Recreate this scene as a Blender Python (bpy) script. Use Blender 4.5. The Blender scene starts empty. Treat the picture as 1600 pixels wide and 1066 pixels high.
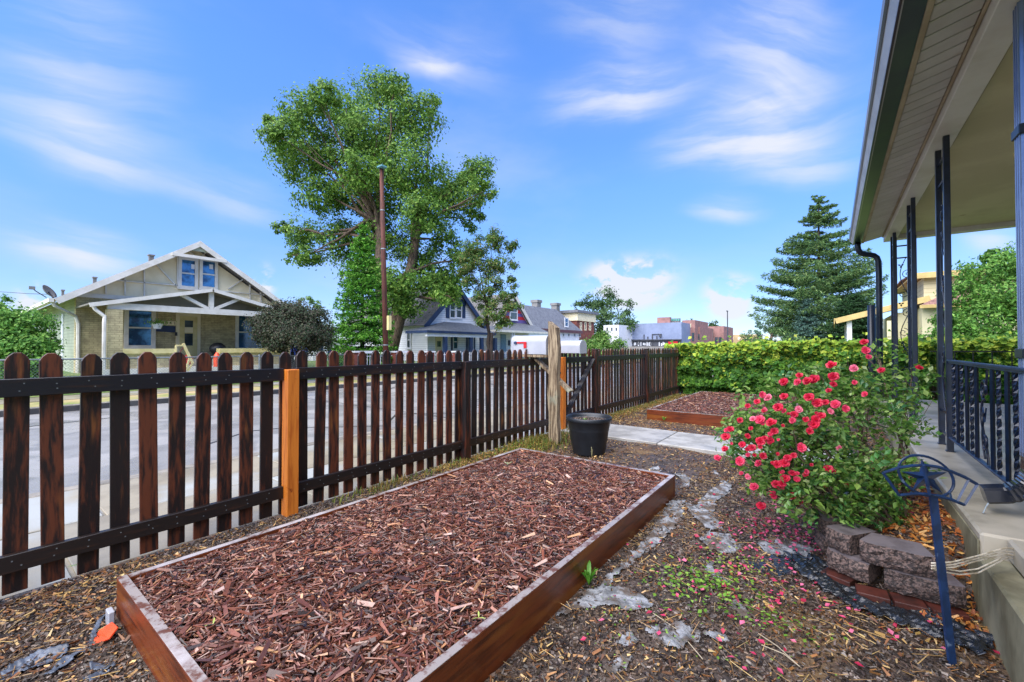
import bpy, bmesh, math, random
import numpy as np
from mathutils import Vector, Matrix
random.seed(7); rng = np.random.default_rng(7)
SC = bpy.context.scene; COL = SC.collection
R_ = math.radians; PI = math.pi

# ------------------------------------------------------------------ camera
FPX = 665.0; YAW = R_(37.05); PITCH = R_(0.78); EYE = 1.3
cam = bpy.data.cameras.new('camera'); cam_o = bpy.data.objects.new('camera', cam); COL.objects.link(cam_o)
cam.sensor_width = 36; cam.lens = 36 * FPX / 1600; cam.clip_start = .05; cam.clip_end = 3000
cam_o.location = (0, 0, EYE); cam_o.rotation_euler = (PI / 2 + PITCH, 0, YAW)
SC.camera = cam_o
SC.view_settings.view_transform = 'Standard'; SC.view_settings.look = 'None'
SC.view_settings.exposure = 1.14; SC.view_settings.gamma = 1; SC.view_settings.use_curve_mapping = False

_F0 = np.array([-math.sin(YAW), math.cos(YAW), 0]); _R = np.array([math.cos(YAW), math.sin(YAW), 0]); _U0 = np.array([0, 0, 1.])
_F = _F0 * math.cos(PITCH) + _U0 * math.sin(PITCH); _U = -_F0 * math.sin(PITCH) + _U0 * math.cos(PITCH)
_C = np.array([0, 0, EYE])
def at(u, v, x=None, y=None, z=None, d=None):
    """survey helper: point seen at photo pixel (u, v) on a known plane or at depth d"""
    r = _F + _R * (u - 800) / FPX - _U * (v - 533) / FPX
    if x is not None: k = x / r[0]
    elif y is not None: k = y / r[1]
    elif z is not None: k = (z - EYE) / r[2]
    else: k = d
    return _C + r * k

# ------------------------------------------------------------------ world
SUN_EL = R_(54); SUN_AZ = R_(178)      # compass direction the light comes from, clockwise from +Y
world = bpy.data.worlds.new('World'); SC.world = world; world.use_nodes = True
wt = world.node_tree; wn = wt.nodes; wl = wt.links; wn.clear()
def W(t, **k):
    n = wn.new(t)
    for a, b in k.items(): setattr(n, a, b)
    return n
def wmath(op, a, b=None, c=None):
    n = W('ShaderNodeMath', operation=op)
    for i, v in enumerate((a, b, c)):
        if v is None: continue
        if isinstance(v, (int, float)): n.inputs[i].default_value = v
        else: wl.new(v, n.inputs[i])
    return n.outputs[0]
sky = W('ShaderNodeTexSky', sky_type='NISHITA'); sky.sun_disc = False
sky.sun_elevation = SUN_EL; sky.sun_rotation = SUN_AZ; sky.altitude = 1600; sky.air_density = 1.0; sky.dust_density = .4; sky.ozone_density = 2.0
tc = W('ShaderNodeTexCoord'); sep = W('ShaderNodeSeparateXYZ'); wl.new(tc.outputs['Generated'], sep.inputs[0])
az = wmath('ARCTAN2', sep.outputs[0], sep.outputs[1]); el = wmath('ARCSINE', sep.outputs[2])
elc = wmath('MAXIMUM', el, 0.0)
# gradient gains: paler towards the horizon
hz = W('ShaderNodeValToRGB'); wl.new(wmath('MULTIPLY', elc, 1 / 1.57), hz.inputs[0])
ce = hz.color_ramp.elements; ce[0].position = 0; ce[0].color = (.50, .56, .72, 1); ce[1].position = 1; ce[1].color = (.62, 1.0, 1.5, 1)
for p, c in ((.05, (.52, .60, .80, 1)), (.12, (.58, .72, .98, 1)), (.22, (.68, .95, 1.33, 1)), (.34, (.74, 1.08, 1.55, 1)), (.5, (.74, 1.12, 1.62, 1))):
    e = hz.color_ramp.elements.new(p); e.color = c
mulc = W('ShaderNodeMix', data_type='RGBA', blend_type='MULTIPLY'); mulc.inputs[0].default_value = 1
wl.new(sky.outputs[0], mulc.inputs[6]); wl.new(hz.outputs[0], mulc.inputs[7])
skyc = mulc.outputs[2]
# direction-space coordinates (azimuth, elevation) and a warping noise
cmb = W('ShaderNodeCombineXYZ'); wl.new(az, cmb.inputs[0]); wl.new(el, cmb.inputs[1])
warpn = W('ShaderNodeTexNoise'); warpn.inputs['Scale'].default_value = 2.2; warpn.inputs['Detail'].default_value = 5; warpn.inputs['Roughness'].default_value = .55
wl.new(cmb.outputs[0], warpn.inputs['Vector'])
wv = W('ShaderNodeVectorMath', operation='MULTIPLY_ADD'); wl.new(warpn.outputs['Color'], wv.inputs[0]); wv.inputs[1].default_value = (.16, .10, 0); wl.new(cmb.outputs[0], wv.inputs[2])
wv2 = W('ShaderNodeVectorMath', operation='SUBTRACT'); wl.new(wv.outputs[0], wv2.inputs[0]); wv2.inputs[1].default_value = (.08, .05, 0)
P2 = wv2.outputs[0]
def azel(u, v):
    r = _F + _R * (u - 800) / FPX - _U * (v - 533) / FPX; r /= np.linalg.norm(r)
    return math.atan2(r[0], r[1]), math.asin(r[2])
total = None
def streak(p0, p1, w, amp, nscale=(2.4, 20), lo=.36, hi=.68, soft=.7):
    """one cirrus band lying between two sky directions, broken up by stretched noise"""
    global total
    a0 = azel(*p0); a1 = azel(*p1); cx, cy = (a0[0] + a1[0]) / 2, (a0[1] + a1[1]) / 2
    L = math.hypot(a1[0] - a0[0], a1[1] - a0[1]) / 2; ang = math.atan2(a1[1] - a0[1], a1[0] - a0[0])
    sub = W('ShaderNodeVectorMath', operation='SUBTRACT'); wl.new(P2, sub.inputs[0]); sub.inputs[1].default_value = (cx, cy, 0)
    rot = W('ShaderNodeVectorRotate', rotation_type='Z_AXIS'); rot.inputs['Angle'].default_value = -ang; wl.new(sub.outputs[0], rot.inputs['Vector'])
    sc = W('ShaderNodeVectorMath', operation='MULTIPLY'); wl.new(rot.outputs[0], sc.inputs[0]); sc.inputs[1].default_value = (1 / L, 1 / w, 0)
    ln = W('ShaderNodeVectorMath', operation='LENGTH'); wl.new(sc.outputs[0], ln.inputs[0])
    mr = W('ShaderNodeMapRange', interpolation_type='SMOOTHERSTEP'); wl.new(ln.outputs['Value'], mr.inputs[0]); mr.inputs[1].default_value = 1.25; mr.inputs[2].default_value = 0.0
    mr.inputs[3].default_value = 0; mr.inputs[4].default_value = 1
    sc2 = W('ShaderNodeVectorMath', operation='MULTIPLY'); wl.new(rot.outputs[0], sc2.inputs[0]); sc2.inputs[1].default_value = (nscale[0], nscale[1], 1)
    ns = W('ShaderNodeTexNoise'); ns.inputs['Scale'].default_value = 1; ns.inputs['Detail'].default_value = 7; ns.inputs['Roughness'].default_value = .55; wl.new(sc2.outputs[0], ns.inputs['Vector'])
    m2 = W('ShaderNodeMapRange', interpolation_type='SMOOTHSTEP'); wl.new(ns.outputs['Fac'], m2.inputs[0]); m2.inputs[1].default_value = lo; m2.inputs[2].default_value = hi; m2.inputs[3].default_value = .25 * soft; m2.inputs[4].default_value = 1
    o = wmath('MULTIPLY', wmath('MULTIPLY', mr.outputs[0], m2.outputs[0]), amp * 1.12)
    total = o if total is None else wmath('ADD', total, o)
streak((-40, 170), (260, 262), .055, .55); streak((180, 235), (470, 335), .05, .38)
streak((-60, 360), (260, 400), .055, .8); streak((-60, 120), (220, 165), .075, .42)
streak((-80, 40), (300, 120), .2, .30); streak((560, 40), (820, 130), .06, .32)
streak((600, 100), (740, 100), .03, .6); streak((820, 165), (1130, 120), .07, .75)
streak((1080, 40), (1330, 130), .14, .55); streak((1000, 245), (1380, 165), .085, .85)
streak((1130, 265), (1400, 240), .05, .55); streak((1060, 328), (1200, 326), .035, .6)
streak((820, 20), (1100, 40), .09, .35); streak((1480, 365), (1600, 365), .05, .6)
for c, w_, a in (((905, 428), (1080, 428)), .055, 1.3), (((930, 465), (1070, 450)), .05, .8), (((1100, 466), (1190, 462)), .055, 1.2), (((395, 436), (452, 440)), .05, .9), (((0, 462), (90, 470)), .04, .7):
    streak(c[0], c[1], w_, a * 1.3, nscale=(10, 16), lo=.42, hi=.54, soft=0)
# thin general veil over the rest of the sky
dn = W('ShaderNodeMapping'); dn.inputs['Scale'].default_value = (1.6, 4.2, 1); dn.inputs['Rotation'].default_value = (0, 0, .35); wl.new(P2, dn.inputs[0])
vn = W('ShaderNodeTexNoise'); vn.inputs['Scale'].default_value = 1.4; vn.inputs['Detail'].default_value = 6; wl.new(dn.outputs[0], vn.inputs['Vector'])
vm = W('ShaderNodeMapRange', interpolation_type='SMOOTHSTEP'); wl.new(vn.outputs['Fac'], vm.inputs[0]); vm.inputs[1].default_value = .45; vm.inputs[2].default_value = .85; vm.inputs[4].default_value = .28
total = wmath('ADD', total, vm.outputs[0])
cl = wmath('MINIMUM', total, .92)
CLOUD_GAIN = 1.0
mixc = W('ShaderNodeMix', data_type='RGBA'); wl.new(cl, mixc.inputs[0]); wl.new(skyc, mixc.inputs[6]); mixc.inputs[7].default_value = (3.45, 3.55, 3.85, 1)
bg = W('ShaderNodeBackground'); wl.new(mixc.outputs[2], bg.inputs[0]); bg.inputs[1].default_value = .115
wo = W('ShaderNodeOutputWorld'); wl.new(bg.outputs[0], wo.inputs[0])

sun = bpy.data.lights.new('sun', 'SUN'); sun.energy = 4.3; sun.angle = R_(85); sun.color = (1, .94, .86)
sun_o = bpy.data.objects.new('sun', sun); COL.objects.link(sun_o)
sd = Vector((math.sin(SUN_AZ) * math.cos(SUN_EL), math.cos(SUN_AZ) * math.cos(SUN_EL), math.sin(SUN_EL)))
sun_o.rotation_euler = (-sd).to_track_quat('-Z', 'Y').to_euler(); sun_o.location = sd * 50

# ------------------------------------------------------------------ materials
def hexc(s):
    s = s.lstrip('#'); r = [int(s[i:i + 2], 16) / 255 for i in (0, 2, 4)]
    return tuple((c / 12.92 if c <= .04045 else ((c + .055) / 1.055) ** 2.4) for c in r)
MATS = {}
def mat(name, c1, c2=None, rough=.6, scale=6, stretch=(1, 1, 1), lo=.4, hi=.62, bump=.15, bdist=.01, metal=0, rand=0.0, rrand=0, transl=0, attr=False,
        c3=None, lo3=.55, hi3=.7, scale3=2, s3=False, rough2=None, spec=.5, coat=0, detail=8, val=.12, pattern=None, bscale=None):
    if name in MATS: return MATS[name]
    m = bpy.data.materials.new(name); m.use_nodes = True; t = m.node_tree; n = t.nodes; l = t.links; n.clear()
    def N(ty, **k):
        q = n.new(ty)
        for a, b in k.items(): setattr(q, a, b)
        return q
    out = N('ShaderNodeOutputMaterial'); p = N('ShaderNodeBsdfPrincipled'); tcn = N('ShaderNodeTexCoord')
    oi = N('ShaderNodeObjectInfo')
    add = N('ShaderNodeVectorMath', operation='ADD'); l.new(tcn.outputs['Object'], add.inputs[0])
    comb = N('ShaderNodeVectorMath', operation='SCALE'); comb.inputs[0].default_value = (37, 91, 53); l.new(oi.outputs['Random'], comb.inputs['Scale']); l.new(comb.outputs[0], add.inputs[1])
    mp = N('ShaderNodeMapping'); mp.inputs['Scale'].default_value = stretch; l.new(add.outputs[0], mp.inputs[0])
    ns = N('ShaderNodeTexNoise'); ns.inputs['Scale'].default_value = scale; ns.inputs['Detail'].default_value = detail; ns.inputs['Roughness'].default_value = .62; l.new(mp.outputs[0], ns.inputs['Vector'])
    c2 = c2 or tuple(x * .75 for x in c1)
    fac = ns.outputs['Fac']
    if rrand:
        ad = N('ShaderNodeMath', operation='MULTIPLY_ADD'); l.new(oi.outputs['Random'], ad.inputs[0]); ad.inputs[1].default_value = rrand; l.new(fac, ad.inputs[2])
        sb = N('ShaderNodeMath', operation='SUBTRACT'); l.new(ad.outputs[0], sb.inputs[0]); sb.inputs[1].default_value = rrand / 2; fac = sb.outputs[0]
    mr = N('ShaderNodeMapRange', interpolation_type='SMOOTHSTEP'); l.new(fac, mr.inputs[0]); mr.inputs[1].default_value = lo; mr.inputs[2].default_value = hi
    mx = N('ShaderNodeMix', data_type='RGBA'); l.new(mr.outputs[0], mx.inputs[0]); mx.inputs[6].default_value = (*c1, 1); mx.inputs[7].default_value = (*c2, 1)
    col = mx.outputs[2]
    if attr:
        at_ = N('ShaderNodeAttribute', attribute_name='tint'); mm = N('ShaderNodeMix', data_type='RGBA', blend_type='MULTIPLY'); mm.inputs[0].default_value = 1
        l.new(at_.outputs['Color'], mm.inputs[6]); l.new(col, mm.inputs[7]); col = mm.outputs[2]
    if pattern:
        kind, a, b, c, mortar, mc = pattern      # bricks / courses: width, height, joint, joint colour; geometry-scale pieces too far to pick apart
        sx = N('ShaderNodeSeparateXYZ'); l.new(tcn.outputs['Object'], sx.inputs[0])
        sm = N('ShaderNodeMath', operation='ADD'); l.new(sx.outputs[0], sm.inputs[0]); l.new(sx.outputs[1], sm.inputs[1])
        cx = N('ShaderNodeCombineXYZ')
        if kind == 'roof': l.new(sx.outputs[1], cx.inputs[0]); l.new(sx.outputs[0], cx.inputs[1])
        elif kind == 'roofx': l.new(sx.outputs[0], cx.inputs[0]); l.new(sx.outputs[1], cx.inputs[1])
        else: l.new(sm.outputs[0], cx.inputs[0]); l.new(sx.outputs[2], cx.inputs[1])
        br = N('ShaderNodeTexBrick'); l.new(cx.outputs[0], br.inputs['Vector']); br.inputs['Scale'].default_value = 1
        br.inputs['Brick Width'].default_value = a; br.inputs['Row Height'].default_value = b; br.inputs['Mortar Size'].default_value = c; br.inputs['Mortar Smooth'].default_value = .3
        br.inputs['Color1'].default_value = (1, 1, 1, 1); br.inputs['Color2'].default_value = (mortar, mortar, mortar, 1); br.inputs['Mortar'].default_value = (*mc, 1)
        mm = N('ShaderNodeMix', data_type='RGBA', blend_type='MULTIPLY'); mm.inputs[0].default_value = 1; l.new(col, mm.inputs[6]); l.new(br.outputs['Color'], mm.inputs[7]); col = mm.outputs[2]
    if c3:
        n3 = N('ShaderNodeTexNoise'); n3.inputs['Scale'].default_value = scale3; n3.inputs['Detail'].default_value = 6; l.new((mp if s3 else add).outputs[0], n3.inputs['Vector'])
        m3 = N('ShaderNodeMapRange', interpolation_type='SMOOTHSTEP'); l.new(n3.outputs['Fac'], m3.inputs[0]); m3.inputs[1].default_value = lo3; m3.inputs[2].default_value = hi3
        x3 = N('ShaderNodeMix', data_type='RGBA'); l.new(m3.outputs[0], x3.inputs[0]); l.new(col, x3.inputs[6]); x3.inputs[7].default_value = (*c3, 1); col = x3.outputs[2]
    if rand:
        hs = N('ShaderNodeHueSaturation'); l.new(col, hs.inputs['Color'])
        vr = N('ShaderNodeMapRange'); l.new(oi.outputs['Random'], vr.inputs[0]); vr.inputs[3].default_value = 1 - rand; vr.inputs[4].default_value = 1 + rand; l.new(vr.outputs[0], hs.inputs['Value']); col = hs.outputs[0]
    l.new(col, p.inputs['Base Color']); p.inputs['Roughness'].default_value = rough; p.inputs['Metallic'].default_value = metal; p.inputs['Specular IOR Level'].default_value = spec
    if coat: p.inputs['Coat Weight'].default_value = coat; p.inputs['Coat Roughness'].default_value = .15
    if rough2 is not None:
        n4 = N('ShaderNodeTexNoise'); n4.inputs['Scale'].default_value = scale * .35; n4.inputs['Detail'].default_value = 5; l.new(add.outputs[0], n4.inputs['Vector'])
        m4 = N('ShaderNodeMapRange', interpolation_type='SMOOTHSTEP'); l.new(n4.outputs['Fac'], m4.inputs[0]); m4.inputs[1].default_value = .42; m4.inputs[2].default_value = .6; m4.inputs[3].default_value = rough; m4.inputs[4].default_value = rough2
        l.new(m4.outputs[0], p.inputs['Roughness'])
    if bump:
        bsrc = ns.outputs['Fac']
        if bscale:
            n5 = N('ShaderNodeTexNoise'); n5.inputs['Scale'].default_value = bscale; n5.inputs['Detail'].default_value = 6; l.new(add.outputs[0], n5.inputs['Vector']); bsrc = n5.outputs['Fac']
        bp = N('ShaderNodeBump'); bp.inputs['Strength'].default_value = bump; bp.inputs['Distance'].default_value = bdist; l.new(bsrc, bp.inputs['Height']); l.new(bp.outputs[0], p.inputs['Normal'])
    if transl:
        tr = N('ShaderNodeBsdfTranslucent'); l.new(col, tr.inputs[0]); ms = N('ShaderNodeMixShader'); ms.inputs[0].default_value = transl; l.new(p.outputs[0], ms.inputs[1]); l.new(tr.outputs[0], ms.inputs[2]); l.new(ms.outputs[0], out.inputs[0])
    else: l.new(p.outputs[0], out.inputs[0])
    MATS[name] = m; return m

M_PICKET = mat('stained_picket_wood', (.012, .008, .008), (.11, .030, .013), rough=.42, scale=5, stretch=(7, 7, .9), lo=.45, hi=.66, bump=.35, bdist=.004, rrand=.24, c3=(.21, .075, .02), lo3=.6, hi3=.76, scale3=2.0, s3=True)
M_RAIL = mat('dark_stained_rail', (.010, .010, .014), (.030, .016, .012), rough=.36, scale=5, stretch=(9, .8, 9), lo=.5, hi=.7, bump=.35, bdist=.004, rrand=.1)
M_RAILB = mat('dark_brown_lower_rail', (.014, .010, .009), (.045, .020, .012), rough=.4, scale=5, stretch=(9, .8, 9), lo=.48, hi=.68, bump=.35, bdist=.004, rrand=.1)
M_POSTD = mat('dark_stained_post', (.010, .007, .007), (.075, .018, .008), rough=.38, scale=4, stretch=(8, 8, .8), lo=.45, hi=.66, bump=.3, bdist=.004)
M_POSTO = mat('raw_orange_cedar', hexc('cc7626'), hexc('a85414'), rough=.5, scale=4, stretch=(9, 9, .7), lo=.42, hi=.66, bump=.3, bdist=.003, c3=hexc('7a2c05'), lo3=.68, hi3=.74, scale3=9)
M_GRAYWOOD = mat('weathered_grey_wood', hexc('9d8b70'), hexc('54422f'), rough=.75, scale=4, stretch=(13, 13, .8), lo=.42, hi=.58, bump=.9, bdist=.012, c3=hexc('8e9482'), lo3=.55, hi3=.7, scale3=3)
M_BEDX = mat('red_brown_bed_board_x', hexc('6a3014'), hexc('3f1a0c'), rough=.34, scale=4, stretch=(.8, 9, 9), lo=.42, hi=.68, bump=.3, bdist=.004, rand=.1, c3=hexc('7a4418'), lo3=.5, hi3=.7, scale3=1.6, s3=True)
M_BEDY = mat('red_brown_bed_board_y', hexc('6c3416'), hexc('421e0d'), rough=.34, scale=4, stretch=(9, .8, 9), lo=.42, hi=.68, bump=.3, bdist=.004, rand=.1, c3=hexc('7c481c'), lo3=.5, hi3=.7, scale3=1.6, s3=True)
M_BEDTOP = mat('wet_grey_purple_board_edge', hexc('8b827e'), hexc('5c3a2c'), rough=.2, rough2=.45, scale=9, stretch=(2, 2, 2), lo=.46, hi=.6, bump=.5, bdist=.004, c3=hexc('a39c9c'), lo3=.52, hi3=.62, scale3=3)
M_CHIP = mat('shredded_mulch', (1, 1, 1), (.78, .74, .72), rough=.38, scale=60, bump=.3, bdist=.003, attr=True, spec=.6)
M_LITTER = mat('wet_leaf_litter', (1, 1, 1), (.8, .78, .74), rough=.48, scale=50, bump=.2, bdist=.002, attr=True)
M_LEAF = mat('broad_leaf', (1, 1, 1), (.8, .82, .75), rough=.5, scale=3, bump=0, attr=True, transl=.34, spec=.22)
M_NEEDLE = mat('needle_foliage', (1, 1, 1), (.75, .8, .75), rough=.6, scale=2, bump=0, attr=True, transl=.15, spec=.15)
M_PETAL = mat('rose_petal', (1, 1, 1), (.85, .8, .8), rough=.45, scale=20, bump=0, attr=True, transl=.3)
M_BARK = mat('grey_brown_bark', hexc('6c5a48'), hexc('3a2e24'), rough=.85, scale=6, stretch=(3, 3, .8), bump=.8, bdist=.03)
M_BARKD = mat('dark_bark', hexc('33271f'), hexc('1a1410'), rough=.85, scale=6, stretch=(3, 3, .8), bump=.6, bdist=.02)
M_SOIL = mat('yard_soil', hexc('54463c'), hexc('2f2722'), rough=.75, rough2=.3, scale=9, bump=.9, bdist=.02, c3=hexc('6e5638'), lo3=.52, hi3=.66, scale3=1.7, bscale=60)
M_MULCHBASE = mat('dark_mulch_base', hexc('3a201a'), hexc('1c100d'), rough=.7, scale=30, bump=1, bdist=.02)
M_CONC = mat('porch_concrete', hexc('a39b8a'), hexc('878070'), rough=.5, rough2=.28, scale=3, bump=.15, bdist=.004, c3=hexc('b3aa98'), lo3=.45, hi3=.65, scale3=2.2)
M_CONCW = mat('stained_foundation', hexc('8f8a70'), hexc('5f5a44'), rough=.7, scale=2.2, stretch=(1, 1, .6), bump=.4, bdist=.012, c3=hexc('3f4530'), lo3=.55, hi3=.75, scale3=1.6)
M_PATH = mat('pale_path_slab', hexc('a9a7a2'), hexc('8d8b86'), rough=.35, rough2=.55, scale=4, bump=.2, bdist=.004, rand=.07, bscale=90)
M_WALK = mat('tan_sidewalk', hexc('8f8672'), hexc('766d5b'), rough=.5, rough2=.32, scale=1.6, bump=.2, bdist=.004, rand=.05, bscale=70, c3=hexc('9a9c98'), lo3=.5, hi3=.65, scale3=.8)
M_ROAD = mat('worn_grey_asphalt', hexc('84827f'), hexc('74726f'), rough=.45, rough2=.25, scale=1.6, bump=.6, bdist=.006, bscale=120, c3=hexc('928f8b'), lo3=.5, hi3=.56, scale3=.7)
M_KERB = mat('kerb_stone', hexc('8d867a'), hexc('6a655c'), rough=.6, scale=3, bump=.2)
M_KERBF = mat('dark_kerb_face', hexc('4d4b4a'), hexc('3a3939'), rough=.4, scale=3, bump=.2)  # darker and smoother than the kerb top
M_DRYGRASS = mat('patchy_dry_grass', hexc('8b8350'), hexc('6e7a38'), rough=.85, scale=2.2, bump=.6, bdist=.03, c3=hexc('a08c64'), lo3=.45, hi3=.6, scale3=.5)
M_GREENG = mat('lawn_ground', hexc('4e6a2c'), hexc('6f7d3e'), rough=.85, scale=1.5, bump=.6, bdist=.03)
M_FARG = mat('far_ground', hexc('6f6e68'), hexc('5c6048'), rough=.8, scale=.05, bump=0)
M_NAVY = mat('navy_painted_iron', hexc('101c34'), hexc('0c1526'), rough=.28, scale=14, bump=.12, bdist=.002, spec=.6)
M_NAVYG = mat('weathered_blue_paint', hexc('193258'), hexc('122644'), rough=.42, scale=20, bump=.2, bdist=.002, c3=hexc('6c8098'), lo3=.66, hi3=.74, scale3=14)
M_BLACKIRON = mat('black_iron', (.012, .012, .014), (.02, .02, .022), rough=.4, scale=10, bump=.1)
M_DSP = mat('blue_grey_downspout_metal', hexc('8494b4'), hexc('7484a6'), rough=.25, scale=4, bump=.05, metal=.3)
M_DSPD = mat('black_downspout_elbow', (.010, .013, .022), (.02, .022, .03), rough=.14, scale=4, bump=.05, spec=.8)
M_DSPN = mat('dark_navy_downspout', hexc('1b2636'), hexc('141c28'), rough=.35, scale=4, bump=.05)
M_GUT = mat('white_gutter_face', hexc('c3c6d2'), hexc('adb0be'), rough=.35, scale=2, bump=.05)
M_GUTG = mat('dark_green_gutter_underside', hexc('21412f'), hexc('15302f'), rough=.3, scale=2, bump=.05, c3=hexc('2d5a2c'), lo3=.6, hi3=.8, scale3=.6)
M_SOFF = mat('grey_cream_soffit', hexc('c6c3c2'), hexc('b8b4b2'), rough=.55, scale=2, bump=.05, rand=.03, c3=hexc('a89a80'), lo3=.68, hi3=.78, scale3=5)
M_SOFFT = mat('tan_soffit_trim', hexc('a99b83'), hexc('96876f'), rough=.6, scale=3, bump=.1)
M_BEAM = mat('white_beam_paint', hexc('d6d4d0'), hexc('c7c3bb'), rough=.45, scale=1.5, bump=.05)
M_CEIL = mat('pale_yellow_ceiling', hexc('cdc7a4'), hexc('c0b996'), rough=.6, scale=1.2, bump=.05, c3=hexc('a08f62'), lo3=.72, hi3=.8, scale3=4)
M_BLOCK = mat('split_retaining_block', hexc('6a5750'), hexc('2e2624'), rough=.7, scale=70, bump=1, bdist=.012, rand=.3, lo=.42, hi=.56, bscale=90)
M_BLOCKT = mat('smooth_block_top', hexc('6f676a'), hexc('585053'), rough=.5, scale=10, bump=.4, bdist=.004, bscale=120)
M_BRICKR = mat('red_edging_brick', hexc('4c2219'), hexc('2e1510'), rough=.5, scale=12, bump=.4)
M_BLACKPL = mat('black_plastic_sheet', (.008, .010, .013), (.02, .022, .026), rough=.13, scale=9, bump=.8, bdist=.02, spec=.7)
M_FABRIC = mat('torn_white_landscape_fabric', hexc('9c9ea2'), hexc('606264'), rough=.75, scale=16, bump=1, bdist=.02, c3=hexc('5c5046'), lo3=.46, hi3=.62, scale3=9, transl=.12)
M_GREYPL = mat('grey_plastic_strip', hexc('5b6473'), hexc('3c434e'), rough=.35, scale=12, bump=.6, bdist=.01)
M_POT = mat('black_plastic_pot', hexc('20252c'), hexc('181c22'), rough=.42, scale=6, bump=.08, bdist=.004)
M_WHITEMETAL = mat('white_enamel', hexc('a5a7b0'), hexc('9a9da6'), rough=.3, scale=3, bump=.04)
M_REDP = mat('red_plastic', hexc('c01820'), hexc('a81018'), rough=.35, scale=4, bump=0)
M_ORANGEP = mat('orange_plastic', hexc('e0502c'), hexc('c84424'), rough=.35, scale=4, bump=0)
M_CORD = mat('dirty_white_cord', hexc('cfc5b2'), hexc('a3967e'), rough=.55, scale=20, bump=.1)
M_GLASS = mat('window_glass', hexc('2a5a86'), hexc('1c3c5c'), rough=.08, scale=1.4, bump=0, spec=.9, metal=.35)  # blue of the reflected sky is put into the base colour
M_GLASSB = mat('sky_tinted_window_glass', hexc('4684b4'), hexc('1d4468'), rough=.10, scale=3, bump=0, spec=.9, metal=.45)  # brighter blue: sky reflection painted into the pane colour
M_GLASSG = mat('grey_window_glass', hexc('4a565c'), hexc('2e383e'), rough=.1, scale=1.2, bump=0, spec=.8)
M_WHITE = mat('white_house_paint', hexc('d9dbe0'), hexc('cfd1d6'), rough=.55, scale=1.5, bump=.04)
M_WHITESID = mat('white_lap_siding', hexc('e8eaee'), hexc('dee0e4'), rough=.55, scale=1, bump=.04, pattern=('wall', 40, .14, .012, .97, (.55, .56, .6)))
M_CREAM = mat('cream_stucco', hexc('e6dab8'), hexc('dccfab'), rough=.7, scale=2, bump=.1)
M_TRIM = mat('pale_trim_paint', hexc('d8d4ca'), hexc('cbc6ba'), rough=.55, scale=3, bump=.04)
M_TANBRICK = mat('tan_face_brick', hexc('c6b88c'), hexc('ab9e78'), rough=.75, scale=4, bump=.1, pattern=('wall', .23, .075, .010, .78, (.62, .60, .55)))
M_YCAP = mat('pale_yellow_cap', hexc('d3c68e'), hexc('c2b47a'), rough=.6, scale=3, bump=.05)
M_GSIDE = mat('grey_green_lap_siding', hexc('a4ab94'), hexc('949b84'), rough=.6, scale=1, bump=.04, pattern=('wall', 40, .12, .01, .95, (.6, .6, .6)))
M_ROOFG = mat('grey_shingles', hexc('8c8986'), hexc('6f6c6b'), rough=.8, scale=8, bump=.2, pattern=('roof', .3, .14, .012, .8, (.5, .5, .5)))
M_ROOFP = mat('porch_roof_shingles', hexc('9a948a'), hexc('827d75'), rough=.8, scale=8, bump=.2, pattern=('roof', .3, .14, .012, .82, (.55, .55, .55)))
M_ROOFD = mat('dark_grey_shingles', hexc('777b80'), hexc('63676d'), rough=.7, scale=6, bump=.2, pattern=('roof', .3, .16, .012, .85, (.5, .5, .5)))
M_SLATE = mat('slate_roof', hexc('77797f'), hexc('65676e'), rough=.6, scale=2, bump=.1, pattern=('wall', .3, .22, .015, .88, (.6, .6, .62)))
M_REDROOF = mat('red_brown_shingles', hexc('9a7468'), hexc('7c5a52'), rough=.8, scale=9, bump=.2, pattern=('roofx', .3, .16, .012, .7, (.5, .45, .45)))
M_CREAMSID = mat('cream_lap_siding', hexc('d3c89c'), hexc('c7bc90'), rough=.6, scale=1, bump=.04, pattern=('wall', 40, .2, .014, .97, (.65, .63, .55)))
M_CREAMPL = mat('cream_plain_wall', hexc('d4cba6'), hexc('c9bf98'), rough=.65, scale=1, bump=.04)
M_YTRIM = mat('ochre_yellow_eave', hexc('bfa76a'), hexc('ad965a'), rough=.55, scale=2, bump=.04)
M_NAVYT = mat('navy_trim_paint', hexc('20365c'), hexc('1a2c4c'), rough=.5, scale=2, bump=.04)
M_REDBRICK = mat('red_brick', hexc('8a4c40'), hexc('6c3a32'), rough=.75, scale=2, bump=.1, pattern=('wall', .23, .08, .012, .75, (.7, .66, .62)))
M_FBRICK = mat('hazy_far_brick', hexc('99706a'), hexc('82605a'), rough=.8, scale=1, bump=0)  # distance haze is painted in as a paler, less saturated brick colour
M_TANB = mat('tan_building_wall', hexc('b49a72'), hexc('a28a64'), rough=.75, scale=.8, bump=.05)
M_STRR = mat('red_siding_stripe', hexc('c8323c'), hexc('b42a34'), rough=.6, scale=2, bump=0)
M_STRP = mat('purple_siding_stripe', hexc('6a5a96'), hexc('5c4e86'), rough=.6, scale=2, bump=0)
M_METALW = mat('pale_blue_metal_wall', hexc('7c88a4'), hexc('707c98'), rough=.5, scale=.5, bump=0)
M_DARKW = mat('dark_grey_band', hexc('43464f'), hexc('34363e'), rough=.6, scale=1, bump=0)
M_GREYW = mat('mid_grey_wall', hexc('7f7d7a'), hexc('6e6c69'), rough=.7, scale=1, bump=.05)
M_WIRE = mat('galvanised_wire', hexc('8d9496'), hexc('737a7c'), rough=.4, scale=5, metal=.5, bump=0)
M_POLE = mat('creosoted_pole_wood', hexc('5c2f22'), hexc('341a14'), rough=.8, scale=4, stretch=(6, 6, .5), bump=.5, bdist=.01)
M_VBOARD = mat('old_fence_board', hexc('5e5042'), hexc('3e342a'), rough=.8, scale=4, stretch=(8, 8, .8), bump=.4, rand=.15)
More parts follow.
